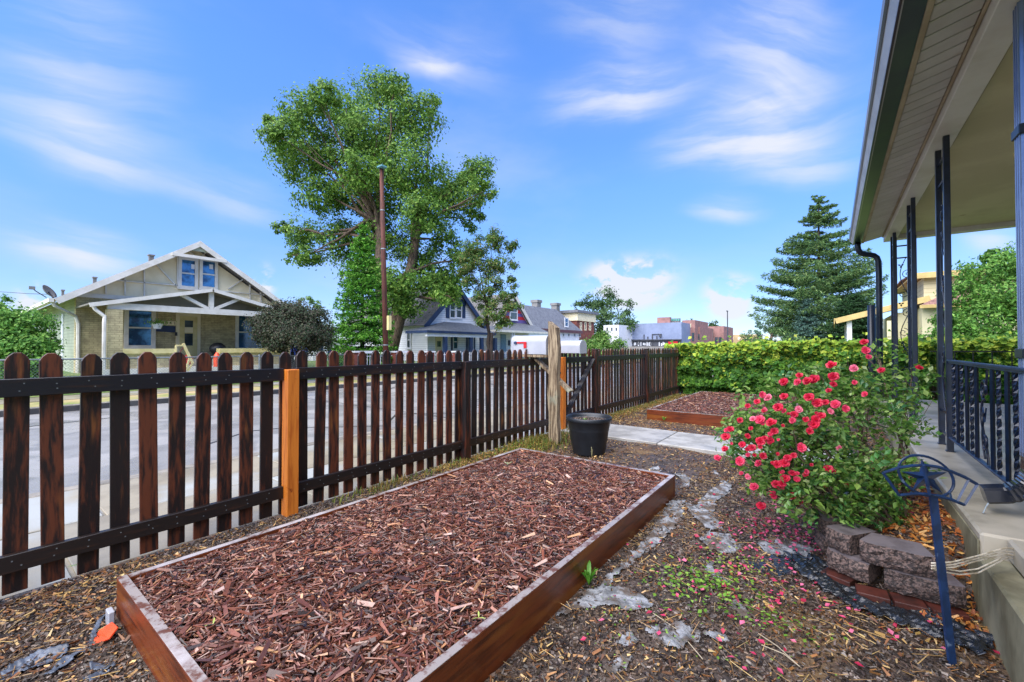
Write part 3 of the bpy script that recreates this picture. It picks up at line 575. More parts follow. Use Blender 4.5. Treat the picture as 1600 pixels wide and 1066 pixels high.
for (n1, n2, n3, R4, nm) in ((42000, 15000, 900, (-1.1, .54, .5, 5.6), 'between the large bed and the porch'), (26000, 7500, 400, (-3.4, -1.6, .0, 3.0), 'left of the large bed'), (0, 16000, 200, (-3.36, .5, 3.8, 8.0), 'around the path')):
    if n1:
        x, y = region(n1, *R4); chips('soil_crumbs', np.stack([x, y, gz(x, y) + rng.uniform(-.002, .009, len(x))], 1), (.005, .022), (.004, .012), (.003, .009), dark, M_LITTER, pitch=.3, label='fine dark crumbs of wet soil ' + nm, cat='soil', kind='stuff')
    x, y = region(n2, *R4); d = .35 + .55 * snoise(x, y, 4, 71) + .35 * snoise(x, y, 1.5, 72) + .35 * (nm[0] == 'l') * (x < -2.7) - .75 * ((x < -2.75) & (x > -3.2) & (y > .45) & (y < 2.8)) - .3 * ((x < -2.75) & (y > 1.2) & (y < 2.6)); k = rng.uniform(0, 1, len(x)) < np.clip(d, .06, 1); x, y = x[k], y[k]
    chips('leaf_litter', np.stack([x, y, gz(x, y) + rng.uniform(.003, .015, len(x))], 1), (.010, .036), (.004, .014), (.0006, .002), tan, M_LITTER, pitch=.35, label='small wet tan shreds of leaf and bark ' + nm, cat='leaf litter', kind='stuff')
    x, y = region(n3, *R4); chips('twigs', np.stack([x, y, gz(x, y) + .012], 1), (.04, .12), (.0015, .0035), (.0015, .003), [hexc('c8a870'), hexc('9a7a4c'), hexc('6c4e30')], M_LITTER, pitch=.15, label='fine straw coloured stems ' + nm, cat='twigs', kind='stuff')
n = 6000; y = rng.uniform(3.0, 11.6, n); x = FX + .03 + np.abs(rng.normal(0, .22, n)); k = free(x, y) & ((y < 5.4) | (y > 6.8)); x, y = x[k], y[k]
chips('yellow_leaf_litter', np.stack([x, y, gz(x, y) + rng.uniform(.005, .03, len(x))], 1), (.015, .05), (.006, .018), (.0006, .002), [hexc('a8803c'), hexc('8f6428'), hexc('b89a5c'), hexc('6c4824'), hexc('7c7440')], M_LITTER, pitch=.45, label='ochre yellow litter banked along the foot of the fence', cat='leaf litter', kind='stuff')
# orange-brown drift between rose ring and foundation
n = 5200; x = rng.uniform(.02, .56, n); y = rng.uniform(2.75, 6.0, n)
k = x > .30 - .2 * (y - 3) ; x, y = x[k], y[k]
chips('dry_leaf_drift', np.stack([x, y, gz(x, y) + rng.uniform(.0, .03, len(x))], 1), (.018, .05), (.010, .026), (.0006, .002), [hexc('b47432'), hexc('8f4f1e'), hexc('c8985a'), hexc('6a3818'), hexc('a85a28')], M_LITTER, pitch=.4, label='drift of dry orange-brown leaves along the porch foundation', cat='leaves', kind='stuff')
# grass and weeds
def tufts(n, region, hgt, cols, name, label, w=.005):
    x, y = region(n); n = len(x); z = gz(x, y)
    a = rng.uniform(0, 2 * PI, n); ln = rng.uniform(.5, 1.2, n) * hgt; le = rng.uniform(.1, .7, n)
    P = np.stack([x, y, z], 1); sdv = np.stack([-np.sin(a), np.cos(a), 0 * a], 1) * w; o = np.stack([np.cos(a), np.sin(a), 0 * a], 1)
    m1 = P + o * (ln * le * .35)[:, None] + np.array([0, 0, 1]) * (ln * .6)[:, None]; tp = P + o * (ln * le)[:, None] + np.array([0, 0, 1]) * (ln * (1 - .25 * le))[:, None]
    v = np.stack([P - sdv, P + sdv, m1 + sdv * .7, m1 - sdv * .7, tp], 1).reshape(-1, 3); i = np.arange(n)[:, None] * 5
    f = np.concatenate([i + np.array([[0, 1, 2]]), i + np.array([[0, 2, 3]]), i + np.array([[3, 2, 4]])])
    return np_mesh(name, v, f, M_LEAF, tints(n, cols, rep=5), label=label, cat='grass', kind='stuff')
def rg(cx, cy, sx, sy):
    def f(n): return np.clip(rng.normal(cx, sx, n), FX + .03, .5), rng.normal(cy, sy, n)
    return f
GY = [hexc('6f7638'), hexc('5e7434'), hexc('8f7e44'), hexc('9c8448')]
def alongfence(n):
    y = rng.uniform(1.9, 11.8, n); x = FX + .04 + np.abs(rng.normal(0, .13, n)); k = rng.uniform(0, 1, n) < .25 + .5 * np.clip(snoise(x * 0, y, 2.5, 8), 0, 1) + .4 * (y > 6.8); return x[k], y[k]
tufts(5200, alongfence, .07, GY, 'fence_grass', 'sparse yellow-green grass growing along the foot of the fence')
tufts(900, rg(-3.1, 4.75, .16, .3), .10, GY, 'post_grass', 'tuft of yellowing grass round the mailbox post')
# clover-like weed patches
def weeds(name, label, cx, cy, sx, sy, n, size=.022, cols=(hexc('6f9a34'), hexc('8bb04a'), hexc('5a8228')), z=.012, hh=.03):
    x = rng.normal(cx, sx, n); y = rng.normal(cy, sy, n); k = free(x, y); x, y = x[k], y[k]
    leaves(name, np.stack([x, y, gz(x, y) + z + rng.uniform(0, hh, len(x))], 1), size, cols, label=label, cat='weeds', kind='stuff', asp=.75, up=2.0, fold=.05)
c = at(1100, 925, z=0); weeds('clover_patch', 'low patch of green clover in the litter right of the torn white fabric', c[0], c[1], .13, .10, 260)
c = at(1210, 975, z=0); weeds('clover_patch', 'few small clover leaves nearer the blue hose holder', c[0], c[1], .10, .07, 110, .016)
c = at(1140, 890, z=0); weeds('clover_patch', 'thin scatter of yellow-green seedlings beside the white plastic scrap', c[0], c[1], .12, .12, 130, .016, (hexc('a0a83c'), hexc('8bb04a')))
c = at(1050, 985, z=0); weeds('clover_patch', 'scattered seedlings at the near end of the yard', c[0], c[1], .3, .2, 120, .013)
c = at(845, 745, z=0); weeds('fence_weeds', 'leafy weeds in the yellow grass left of the grey post', -3.1, 4.3, .15, .5, 420, .022, (hexc('94a048'), hexc('c0a04c'), hexc('6f9a34')), hh=.06)
c = at(30, 845, z=0)
def rosette(name, label, base, n, L, cols, spread=.6, w=.35, zup=.5):
    r = empty(name, tuple(base), label, 'plant')
    for i in range(n):
        a = i * 2.4 + random.uniform(-.3, .3); le = spread * random.uniform(.5, 1.2); l = L * random.uniform(.7, 1.15); pts = []
        for t in (0, .35, .7, 1): pts.append(Vector((math.cos(a) * l * le * t, math.sin(a) * l * le * t, l * zup * (t * 1.5 - t * t * .75))))
        s = Vector((-math.sin(a), math.cos(a), 0)); ws = [w * l * q for q in (.12, .5, .45, .03)]; vs = []
        for p, q in zip(pts, ws): vs += [p - s * q * .5, p + Vector((0, 0, -q * .12)), p + s * q * .5]
        b = MB(); b.add([Vector(base) + v for v in vs], [(k * 3 + j, k * 3 + j + 1, k * 3 + j + 4, k * 3 + j + 3) for k in range(3) for j in range(2)])
        mm = mat('leaf_' + name, cols[0], cols[1], rough=.45, scale=12, bump=.1, transl=.3, rand=.15); b.build('leaf', mm, r, fix=False)
    return r
c = at(915, 912, z=0.01); rosette('broadleaf_weed', 'bright green broadleaf weed growing against the right board of the large bed', (c[0] + .02, c[1], .01), 11, .13, (hexc('6aa53a'), hexc('4d8a28')), zup=.95, spread=.55)
c = at(128, 887, z=0.0); rosette('broadleaf_weed', 'small flat green weed under the left end of the fence', (c[0], c[1], .02), 6, .06, (hexc('7ab03c'), hexc('5a9030')), zup=.25, spread=1)
c = at(793, 727, z=.18); rosette('pale_seedling', 'small pale star-shaped seedling on the mulch near the far end of the large bed', (c[0], c[1], .185), 5, .06, (hexc('b9c49a'), hexc('9ab080')), zup=.5, spread=.9)
for (u, v), l in (((748, 967), 'light green leaf scrap on the mulch near the right board'), ((333, 977), 'small yellow-green leaf on the mulch near the left corner of the bed')):
    c = at(u, v, z=.18); rosette('fallen_leaf', l, (c[0], c[1], .185), 3, .035, (hexc('b6c46a'), hexc('9ab050')), zup=.3, spread=1)

# ---- torn landscape fabric, plastic scraps
def inpoly(px, py, poly):
    r = np.zeros(px.shape, bool); n = len(poly)
    for i in range(n):
        (x0, y0), (x1, y1) = poly[i], poly[(i + 1) % n]
        c = ((y0 > py) != (y1 > py)) & (px < (x1 - x0) * (py - y0) / (y1 - y0 + 1e-12) + x0); r ^= c
    return r
def rag(name, label, cat, pix, m, group=None, z0=.003, amp=.014, st=.006, seed=0, edge=.012, ridge=12):
    poly = [tuple(at(u, v, z=.01)[:2]) for u, v in pix]; P = np.array(poly); lo = P.min(0) - .02; hi = P.max(0) + .02
    n1 = int((hi[0] - lo[0]) / st) + 2; n2 = int((hi[1] - lo[1]) / st) + 2
    X, Y = np.meshgrid(lo[0] + np.arange(n1) * st, lo[1] + np.arange(n2) * st, indexing='ij')
    wx = snoise(X, Y, 35, seed + 50) * edge; wy = snoise(X, Y, 38, seed + 70) * edge
    ins = inpoly(X + wx * 1.6, Y + wy * 1.6, poly) & (snoise(X, Y, 30, seed + 90) < .74) & (snoise(X, Y, 75, seed + 93) < .95)
    c = ins[:-1, :-1] & ins[1:, :-1] & ins[1:, 1:] & ins[:-1, 1:]
    ii, jj = np.nonzero(c); a = ii * n2 + jj; F = np.stack([a, a + n2, a + n2 + 1, a + 1], 1)
    Xr, Yr = X * .8 + Y * .6, (Y * .8 - X * .6) * .4; Z = gz(X, Y) + z0 + amp * (.55 - np.abs(snoise(Xr, Yr, ridge * 1.3, seed + 1))).clip(0) * 1.5 + amp * .7 * (.4 - np.abs(snoise(X, Y, ridge * 3.5, seed + 2))).clip(0) + rng.normal(0, .0009, X.shape)
    V = np.stack([X, Y, Z], -1).reshape(-1, 3); used, inv = np.unique(F, return_inverse=True)
    o = np_mesh(name, V[used], inv.reshape(F.shape), m, smooth=True, label=label, cat=cat, group=group)
    s = o.modifiers.new('thickness', 'SOLIDIFY'); s.thickness = .0012; return o
FAB = [
 ('long strip of torn white landscape fabric lying along the right board of the large bed', [(1045, 785), (1072, 782), (1066, 815), (1035, 845), (1000, 872), (965, 900), (945, 928), (922, 930), (948, 900), (985, 868), (1012, 838)]),
 ('wide crumpled white fabric piece just right of the green broadleaf weed', [(866, 963), (890, 938), (930, 915), (975, 918), (1012, 935), (1022, 948), (985, 962), (960, 946), (920, 948)]),
 ('crumpled white fabric between the bed corner and the fallen petals', [(1062, 780), (1085, 792), (1105, 768), (1136, 752), (1146, 764), (1120, 785), (1118, 805), (1132, 828), (1110, 832), (1088, 815)]),
 ('rounded scrap of white fabric left of the fallen petals', [(1092, 845), (1110, 832), (1140, 838), (1164, 858), (1140, 868), (1108, 860)]),
 ('narrow white fabric sliver below the rounded scrap', [(1096, 884), (1112, 880), (1142, 914), (1130, 918), (1112, 902)]),
 ('white fabric scrap at the right edge of the clover patch', [(1130, 938), (1150, 940), (1182, 966), (1174, 974), (1150, 958)]),
 ('pale fabric rag nearest the front between bed and clover', [(1008, 982), (1045, 975), (1085, 980), (1098, 1002), (1062, 1018), (1020, 1004)]),
 ('small pale rag at the bottom edge among dry stems', [(938, 1046), (962, 1034), (992, 1028), (978, 1048), (952, 1056)]),
 ('faint grey rag half buried beside the large bed', [(960, 1004), (985, 990), (1000, 1000), (975, 1016)]),
 ('wet pale plastic sheet under the petals in front of the rose', [(1180, 850), (1200, 842), (1240, 846), (1272, 860), (1268, 876), (1235, 872), (1195, 866)]),
 ('curled white fabric at the far right corner of the large bed', [(1052, 742), (1068, 736), (1080, 748), (1076, 762), (1060, 764), (1068, 752)]),
 ('small pale scrap behind the far board of the large bed', [(1012, 734), (1030, 729), (1034, 738), (1018, 742)]),
 ('long pale root-like fabric edge beyond the bed corner', [(1112, 735), (1120, 735), (1142, 760), (1136, 768)]),
 ('small pale fabric scrap right of the front rag', [(1100, 990), (1135, 992), (1140, 1002), (1112, 1002)])]
for i, (l, p) in enumerate(FAB): rag('fabric_scrap', l, 'fabric', p, M_FABRIC, 'torn landscape fabric on the soil', seed=i * 7, amp=.016)
rag('black_plastic_sheet', 'wet black plastic sheet crumpled in front of the retaining blocks', 'plastic sheet', [(1225, 872), (1262, 868), (1300, 885), (1345, 925), (1400, 938), (1450, 950), (1520, 985), (1560, 1005), (1548, 1030), (1480, 1008), (1425, 985), (1350, 962), (1290, 925), (1240, 895)], M_BLACKPL, amp=.026, ridge=17, seed=300, edge=.02, z0=.014)
rag('black_plastic_sheet', 'dark plastic patch beneath the petals below the rose', 'plastic sheet', [(1165, 880), (1225, 862), (1290, 872), (1280, 895), (1225, 905), (1180, 895)], M_BLACKPL, amp=.010, seed=320)
for l, p, s in (('grey plastic strip at the lower left corner of the yard', [(0, 1052), (40, 1032), (112, 1004), (104, 1028), (60, 1048), (0, 1066)], 400), ('thin curved grey plastic strip beside the orange scrap', [(160, 960), (168, 962), (142, 1012), (110, 1042), (78, 1064), (66, 1060), (100, 1030), (132, 1008)], 410),
              ('short grey plastic strip left of the bed corner', [(136, 1042), (180, 1032), (186, 1042), (142, 1052)], 420), ('small dark strip near the bottom left of the bed', [(122, 1062), (160, 1050), (176, 1054), (140, 1070)], 430)):
    rag('plastic_strip', l, 'plastic strip', p, M_GREYPL, 'grey plastic strips left of the bed', seed=s, amp=.02, edge=.004)
c = at(165, 1000, z=0); b = MB(); b.add([Vector((c[0], c[1], .01)) + Vector(p) for p in ((-.07, -.02, 0), (.02, -.045, .0), (.06, .0, .02), (.05, .03, .05), (-.03, .025, .045), (-.05, -.01, .02))], [(0, 1, 2, 5), (5, 2, 3, 4)])
o = b.build('plastic_scrap', M_ORANGEP, fix=False); tag(o, 'folded orange plastic scrap leaning by the left bed board', 'plastic scrap'); o.modifiers.new('t', 'SOLIDIFY').thickness = .006
c = at(172, 978, z=0); b = MB(); b.cbox((c[0] - .03, c[1] - .012, .0), (c[0] + .03, c[1] + .012, .075), .004); tag(b.build('plastic_scrap', M_WHITEMETAL), 'small white plastic tab standing by the left bed board', 'plastic scrap')
# petals
n = 560
c1 = at(1235, 830, z=0); c2 = at(1190, 900, z=0); c3 = at(1150, 980, z=0); c4 = at(1380, 960, z=0)
px_ = np.concatenate([rng.normal(c1[0], .22, 330), rng.normal(c2[0], .26, 130), rng.normal(c3[0], .42, 70), rng.normal(c4[0], .2, 30)])
py_ = np.concatenate([rng.normal(c1[1], .26, 330), rng.normal(c2[1], .25, 130), rng.normal(c3[1], .3, 70), rng.normal(c4[1], .2, 30)])
k = free(px_, py_) & (py_ < 5.4); px_, py_ = px_[k], py_[k]
leaves('fallen_petals', np.stack([px_, py_, gz(px_, py_) + .016 + rng.uniform(0, .008, len(px_))], 1), .026, [hexc('e0527c'), hexc('cc365f'), hexc('e87a9a'), hexc('b02a48')], mat_=M_PETAL, asp=.75, up=1.6, fold=.08, rs=.4,
       label='pink rose petals fallen on the soil left of the rose bush', cat='petals', kind='stuff')

# ---- black pot
pot = empty('plant_pot', (-2.40, 4.74, 0), 'large black plastic pot standing at the edge of the path', 'plant pot')
b = MB(); b.smooth = True
b.lathe([(0, .002), (.185, .002), (.195, .02), (.218, .15), (.222, .155), (.238, .285), (.2405, .288), (.243, .295), (.262, .40), (.275, .405), (.279, .415), (.279, .445), (.272, .452), (.262, .448), (.256, .42), (.245, .39), (0, .385)], 48, (-2.40, 4.74, gz(-2.4, 4.74)))
b.build('shell', M_POT, pot)
N = 900; a = rng.uniform(0, 2 * PI, N); q = np.sqrt(rng.uniform(0, 1, N)) * .235
chips('potting_soil', np.stack([-2.40 + q * np.cos(a), 4.74 + q * np.sin(a), .395 + rng.uniform(0, .012, N)], 1), (.01, .03), (.006, .014), (.003, .008), dark, M_LITTER, parent=pot, kind='stuff')
sdl = rosette('seedling', 'small bright green seedling growing in the black pot', (-2.43, 4.70, .40), 5, .055, (hexc('8cc04a'), hexc('6aa032')), zup=.7, spread=.7)
rosette('pale_weed', 'pale dry weed sprig standing in front of the black pot', (-2.24, 4.50, .01), 6, .11, (hexc('b8b48a'), hexc('a09a70')), zup=1.4, spread=.18, w=.12)
rosette('broadleaf_weed', 'small weed against the front board of the smaller bed', (-2.35, 7.48, .02), 8, .10, (hexc('7a9a4a'), hexc('5f8038')), zup=.9, spread=.6)

# ================================================================== PORCH HOUSE on the right
house = empty('porch_house', (2.7, 5, 0), 'house on the right with a concrete porch, blue iron railing and deep white eave', 'house')
PXE, FZ = .56, .40
b = MB(); b.cbox((PXE, 3.02, -.1), (2.68, 10.0, FZ), .012).cbox((.645, 1.4, .30), (2.68, 3.016, FZ), .012)
b.build('porch_floor', M_CONC, house)
b = MB(); b.cbox((PXE - .012, 1.4, -.2), (PXE + .10, 3.013, .295), .01); b.cbox((PXE - .010, 3.02, -.2), (PXE - .002, 9.98, FZ - .035), .003); b.cbox((PXE + .102, 1.4, -.2), (PXE + .2, 3.013, .298), .003); b.build('foundation', M_CONCW, house)
b = MB(); b.b2((2.70, -1.5, -.2), (2.95, 9.9, 3.29)).b2((2.96, 9.65, -.2), (7, 9.9, 3.29)); b.build('wall', M_TANBRICK, house)
BZ = 3.13; BX0_, BX1_ = .715, .875
b = MB(); b.cbox((BX0_, -1.5, BZ), (BX1_, 9.86, 3.32), .004).cbox((BX1_ + .002, 9.68, BZ + .004), (2.69, 9.852, 3.30), .004); b.build('beam', M_BEAM, house)
MB().cbox((BX1_ + .003, -1.5, 3.205), (2.69, 9.675, 3.235), .002).build('ceiling', M_CEIL, house)
b = MB(); b.cbox((BX1_ + .004, -1.5, 3.185), (BX1_ + .03, 9.672, 3.203), .003); b.build('ceiling_trim', M_SOFFT, house)
# soffit: individual panels sloping up to the beam
SX0, SX1, SZ0, SZ1 = .452, .690, 3.165, 3.225
sang = math.atan2(SZ1 - SZ0, SX1 - SX0)
sp = MB().cbox((-.121, -.067, -.006), (.121, .067, .006), .004).build('soffit_panel', M_SOFF, origin=(0, 0, 0)); sp.parent = house
yy = -1.5; fs_ = True
while yy < 9.80:
    loc = ((SX0 + SX1) / 2 - 2.7, yy - 5, (SZ0 + SZ1) / 2)
    if fs_: sp.location = loc; sp.rotation_euler = (0, -sang, 0); fs_ = False
    else: inst(sp, house, loc, (0, -sang, 0))
    yy += .15
b = MB(); b.slab([(SX0 - .03, -1.6, SZ0 + .012), (SX1 + .02, -1.6, SZ1 + .018), (SX1 + .02, 9.84, SZ1 + .018), (SX0 - .03, 9.84, SZ0 + .012)], .006); b.build('soffit_backing', M_BLACKIRON, house)
b = MB(); b.cbox((.420, -1.6, 3.150), (.452, 9.84, 3.178), .004); b.build('soffit_trim', M_SOFFT, house)
b = MB(); b.cbox((.692, -1.6, 3.212), (.713, 9.84, 3.236), .004); b.build('soffit_trim', M_SOFFT, house)
# gutter in profile (x, z)
def gprof(p, m, name, t=0): o = MB().prism(p, -1.6, 9.90, 1); q = o.build(name, m, house); return q
# prism axis 1 expects (x, z)
gut = gprof([(.305, 3.152), (.418, 3.152), (.418, 3.30), (.300, 3.30)], M_GUTG, 'gutter_trough')
gprof([(.262, 3.215), (.303, 3.156), (.300, 3.30), (.262, 3.295)], M_GUT, 'gutter_face')
gprof([(.246, 3.225), (.260, 3.212), (.260, 3.318), (.246, 3.318)], M_NAVY, 'gutter_lip'); gprof([(.297, 3.146), (.309, 3.143), (.309, 3.151), (.297, 3.163)], M_NAVY, 'gutter_edge'); gprof([(.3095, 3.1465), (.3165, 3.1465), (.3165, 3.1515), (.3095, 3.1515)], M_WHITEMETAL, 'gutter_drip_line')
b = MB(); b.cbox((.30, 9.901, 3.150), (.42, 9.91, 3.31), .002); b.build('gutter_end', M_NAVY, house)
# roof
b = MB(); b.slab([(.27, -1.6, 3.345), (3.9, -1.6, 4.6), (3.9, 9.92, 4.6), (.27, 9.92, 3.345)], .04).slab([(3.9, -1.6, 4.6), (7.6, -1.6, 3.345), (7.6, 9.92, 3.345), (3.9, 9.92, 4.6)], .04); b.build('roof', M_ROOFD, house)
b = MB(); b.add([(.45, 9.86, 3.30), (7.3, 9.86, 3.30), (3.9, 9.86, 4.5)], [(0, 1, 2)]).add([(.45, 9.62, 3.30), (7.3, 9.62, 3.30), (3.9, 9.62, 4.5)], [(0, 1, 2)]); b.build('gable_infill', M_BEAM, house)
# ceiling light
b = MB(); b.smooth = True; b.lathe([(0, 0), (.07, 0), (.07, -.02), (.05, -.025), (.055, -.06), (.05, -.10), (.03, -.125), (0, -.13)], 20, (1.50, 6.3, 3.204)); tag(b.build('ceiling_light', M_YCAP), 'small cream glass light on the yellow porch ceiling', 'light')
# iron posts
def spiral(c, r, turns, a0, sgn, e1, e2, n=22, shrink=.82):
    c, e1, e2 = Vector(c), Vector(e1), Vector(e2); return [c + (e1 * math.cos(a0 + sgn * turns * 2 * PI * i / n) + e2 * math.sin(a0 + sgn * turns * 2 * PI * i / n)) * r * (1 - shrink * i / n) for i in range(n + 1)]
def ironpost(y0, y1, label, axis='y', xc=.795):
    r = empty('porch_post', (xc, y0, FZ), label, 'porch post', 'ornamental iron porch posts')
    e1 = Vector((0, 1, 0)) if axis == 'y' else Vector((1, 0, 0)); e2 = Vector((0, 0, 1)); o = Vector((xc, y0, 0)); L = abs(y1 - y0)
    for k in (0, 1):
        p = o + e1 * L * k; b = MB(); b.cbox((p.x - .021, p.y - .021, FZ + .003), (p.x + .021, p.y + .021, BZ - .002), .002); b.build('bar', M_NAVY, r)
        b = MB(); b.cbox((p.x - .028, p.y - .028, FZ + .001), (p.x + .028, p.y + .028, FZ + .008), .001); b.build('foot_plate', M_NAVY, r)
    for z in (.52, .72, 2.78, 2.98):
        MB().bar(o + e1 * .019 + e2 * z, o + e1 * (L - .019) + e2 * z, .014, .022).build('crossbar', M_NAVY, r)
    mid = o + e1 * L / 2; amp = L * .26
    pts = [mid + e1 * math.sin((z - .75) / 2.0 * 2 * PI * 2.0) * amp + e2 * z for z in np.linspace(.73, 2.77, 60)]
    MB().tube(pts, .006, 6).build('vine_stem', M_NAVY, r)
    for i, z in enumerate(np.arange(.90, 2.75, .32)):
        sgn = 1 if i % 2 else -1
        c = mid + e1 * sgn * L * .12 + e2 * z; MB().tube(spiral(c, min(.085, L * .3), 1.35, PI / 2, sgn, e1, e2), .0055, 5).build('scroll', M_NAVY, r)
        c = mid - e1 * sgn * L * .22 + e2 * (z + .15); b = MB()
        for an in (0, 2.1, 4.2):
            d = e1 * math.cos(an + .5) + e2 * math.sin(an + .5); s = Vector((0, 0, 1)).cross(d) if False else (e1 * -math.sin(an + .5) + e2 * math.cos(an + .5)); nrm = e1.cross(e2)
            b.add([c, c + d * .02 + s * .014, c + d * .045, c + d * .02 - s * .014, c + d * .02 + nrm * .008, c + d * .02 - nrm * .004], [(0, 1, 4), (1, 2, 4), (2, 3, 4), (3, 0, 4), (0, 5, 1), (1, 5, 2), (2, 5, 3), (3, 5, 0)])
        b.build('leaf_ornament', M_NAVY, r)
    return r
ironpost(5.20, 5.55, 'tall navy iron porch post with scrollwork, nearest one at the end of the railing')
ironpost(7.12, 7.48, 'second navy iron porch post with scrollwork, without railing, behind the rose')
ironpost(9.12, 9.46, 'far corner navy iron porch post beside the curved downspout')
ironpost(9.54, 9.78, 'wide scrollwork iron panel at the far porch corner with open vine scrolls', axis='x', xc=.84)
ironpost(3.06, 3.20, 'navy iron porch post at the near end of the railing, beyond the picture edge')
# railing
RY0, RY1, RX = 3.24, 5.178, .795
rail = empty('porch_railing', (RX, 4.2, FZ), 'navy iron porch railing with twisted balusters and one scroll panel', 'railing')
MB().cbox((RX - .020, RY0, 1.175), (RX + .020, RY1, 1.190), .002).cbox((RX - .010, RY0, 1.160), (RX + .010, RY1, 1.1745), .001).build('top_rail', M_NAVYG, rail)
MB().cbox((RX - .014, RY0, .515), (RX + .014, RY1, .530), .002).build('bottom_rail', M_NAVYG, rail)
def twisted(x, y, z0, z1, tw):
    b = MB(); n = 28; pts = [(x, y, z0 + (z1 - z0) * i / n) for i in range(n + 1)]
    return b.tube(pts, .0115, 4, tw=tw * PI / n * 5)
ul = [(1490, 1), (1496.5, 0), (1502.7, 1), (1511, 0), (1518.4, 1), (1526, 0), (1550.5, 0), (1560.5, 1), (1574, 0), (1587, 1)]
for u, tw in ul:
    y = at(u, 620, x=RX)[1]
    twisted(RX, y, .531, 1.159, tw).build('baluster', M_NAVY, rail)
yc = at(1538, 620, x=RX)[1]; e1, e2 = Vector((0, 1, 0)), Vector((0, 0, 1))
b = MB(); b.tube(spiral((RX, yc, 1.02), .075, 1.5, -PI / 2, 1, e1, e2), .009, 6); b.tube(spiral((RX, yc, .66), .055, 1.3, PI / 2, 1, e1, e2), .007, 6)
b.tube([(RX, yc - .075 * math.cos(t) * (1 if i < 10 else 1), .535 + .62 * i / 19 + .0) for i, t in enumerate(np.linspace(0, 2 * PI, 20))], .007, 6); b.tube([(RX, yc + .06 * math.sin(t), .56 + .3 * i / 15) for i, t in enumerate(np.linspace(0, PI, 16))], .006, 6)
b.build('scroll_panel', M_NAVY, rail)
b = MB()
for sg in (1, -1): b.add([(RX - .004, yc, .80), (RX - .004, yc + sg * .04, .90), (RX, yc + sg * .015, .86), (RX + .004, yc, .80), (RX + .004, yc + sg * .04, .90)], [(0, 1, 2), (3, 2, 4), (0, 2, 3), (1, 4, 2)])
b.build('leaf_ornament', M_NAVYG, rail)
back = empty('back_railing', (1.7, 9.9, FZ), 'thin black iron railing across the far end of the porch', 'railing')
MB().cbox((1.28, 9.80, 1.215), (2.68, 9.82, 1.235), .002).build('top_rail', M_BLACKIRON, back); MB().cbox((1.28, 9.80, .55), (2.68, 9.82, .565), .002).build('bottom_rail', M_BLACKIRON, back)
for i in range(7):
    x = 1.36 + i * .205; MB().b2((x - .007, 9.803, .566), (x + .007, 9.817, 1.214)).build('baluster', M_BLACKIRON, back)
# near downspout
def sweep(b, pts, w, h, wax, mod=None):
    pts = [Vector(p) for p in pts]; wax = Vector(wax); vs = []; k = len(pts)
    for i, p in enumerate(pts):
        t = (pts[min(i + 1, k - 1)] - pts[max(i - 1, 0)]).normalized(); y = t.cross(wax).normalized(); m = mod(i) if mod else 1
        for a, c in ((-1, -.7), (-.75, -1), (.75, -1), (1, -.7), (1, .7), (.75, 1), (-.75, 1), (-1, .7)): vs.append(p + wax * a * w / 2 * m + y * c * h / 2 * m)
    fs = [(i * 8 + j, i * 8 + (j + 1) % 8, (i + 1) * 8 + (j + 1) % 8, (i + 1) * 8 + j) for i in range(k - 1) for j in range(8)]
    fs += [tuple(range(8))[::-1], tuple((k - 1) * 8 + j for j in range(8))]
    return b.add(vs, fs)
DX, DY = .835, 3.43
dsp = empty('downspout', (DX, DY, FZ), 'blue-grey downspout with a black elbow spilling rain onto the porch edge', 'downspout')
b = MB(); sweep(b, [(DX, DY, .70), (DX, DY, 1.6), (DX, DY, 2.6), (DX, DY, BZ - .004)], .10, .075, (0, 1, 0)); b.build('pipe', M_DSP, dsp)
b = MB()
for k in (-.032, 0, .032): b.b2((DX - .043, DY + k - .006, .72), (DX - .038, DY + k + .006, BZ - .006))
b.build('pipe_ribs', M_DSP, dsp)
for z in (1.24, 2.42): MB().cbox((DX - .050, DY - .062, z), (DX + .05, DY + .062, z + .05), .003).build('bracket', M_DSPN, dsp)
arc = []
for i in range(19):
    t = i / 18 * PI * .44; r_ = .15; arc.append((DX - r_ * (1 - math.cos(t)), DY, .655 - r_ * math.sin(t)))
last = Vector(arc[-1]); prev = Vector(arc[-2]); dr = (last - prev).normalized(); arc += [tuple(last + dr * .02), tuple(last + dr * .065)]
b = MB(); sweep(b, [(DX, DY, .74), (DX, DY, .70)] + arc, .108, .084, (0, 1, 0), mod=lambda i: 1.0 - (.07 if (i % 2 and i < 18) else 0)); b.build('elbow', M_DSPD, dsp)
tip = last + dr * .065
b = MB(); b.tube([tip + Vector((.012, -.045, -.030)), tip + Vector((.0, -.05, -.055)), tip + Vector((-.010, -.055, -.085)), (tip.x - .012, tip.y - .058, FZ + .003)], [.0035, .003, .003, .005], 7)
tag(b.build('water_trickle', M_WATER), 'thin trickle of rain water falling from the black downspout elbow', 'water')
# far downspout
fd = empty('downspout', (.70, 9.84, 0), 'dark navy round downspout curving from the far gutter corner down past the porch', 'downspout')
b = MB(); b.smooth = True; b.tube([(.36, 9.72, 3.16), (.36, 9.72, 3.08), (.37, 9.73, 3.02), (.40, 9.75, 2.97), (.45, 9.78, 2.945), (.52, 9.80, 2.93), (.585, 9.82, 2.91), (.625, 9.83, 2.87), (.645, 9.84, 2.80), (.65, 9.84, 2.6), (.65, 9.84, 1.2), (.65, 9.84, .05)], .045, 14); b.build('pipe', M_DSPN, fd)
b = MB(); b.smooth = True; b.tube([(.53, 9.60, 2.02), (.53, 9.60, .05)], .055, 14); tag(b.build('vent_pipe', M_DSPN), 'short thick dark pipe standing left of the far downspout', 'pipe')

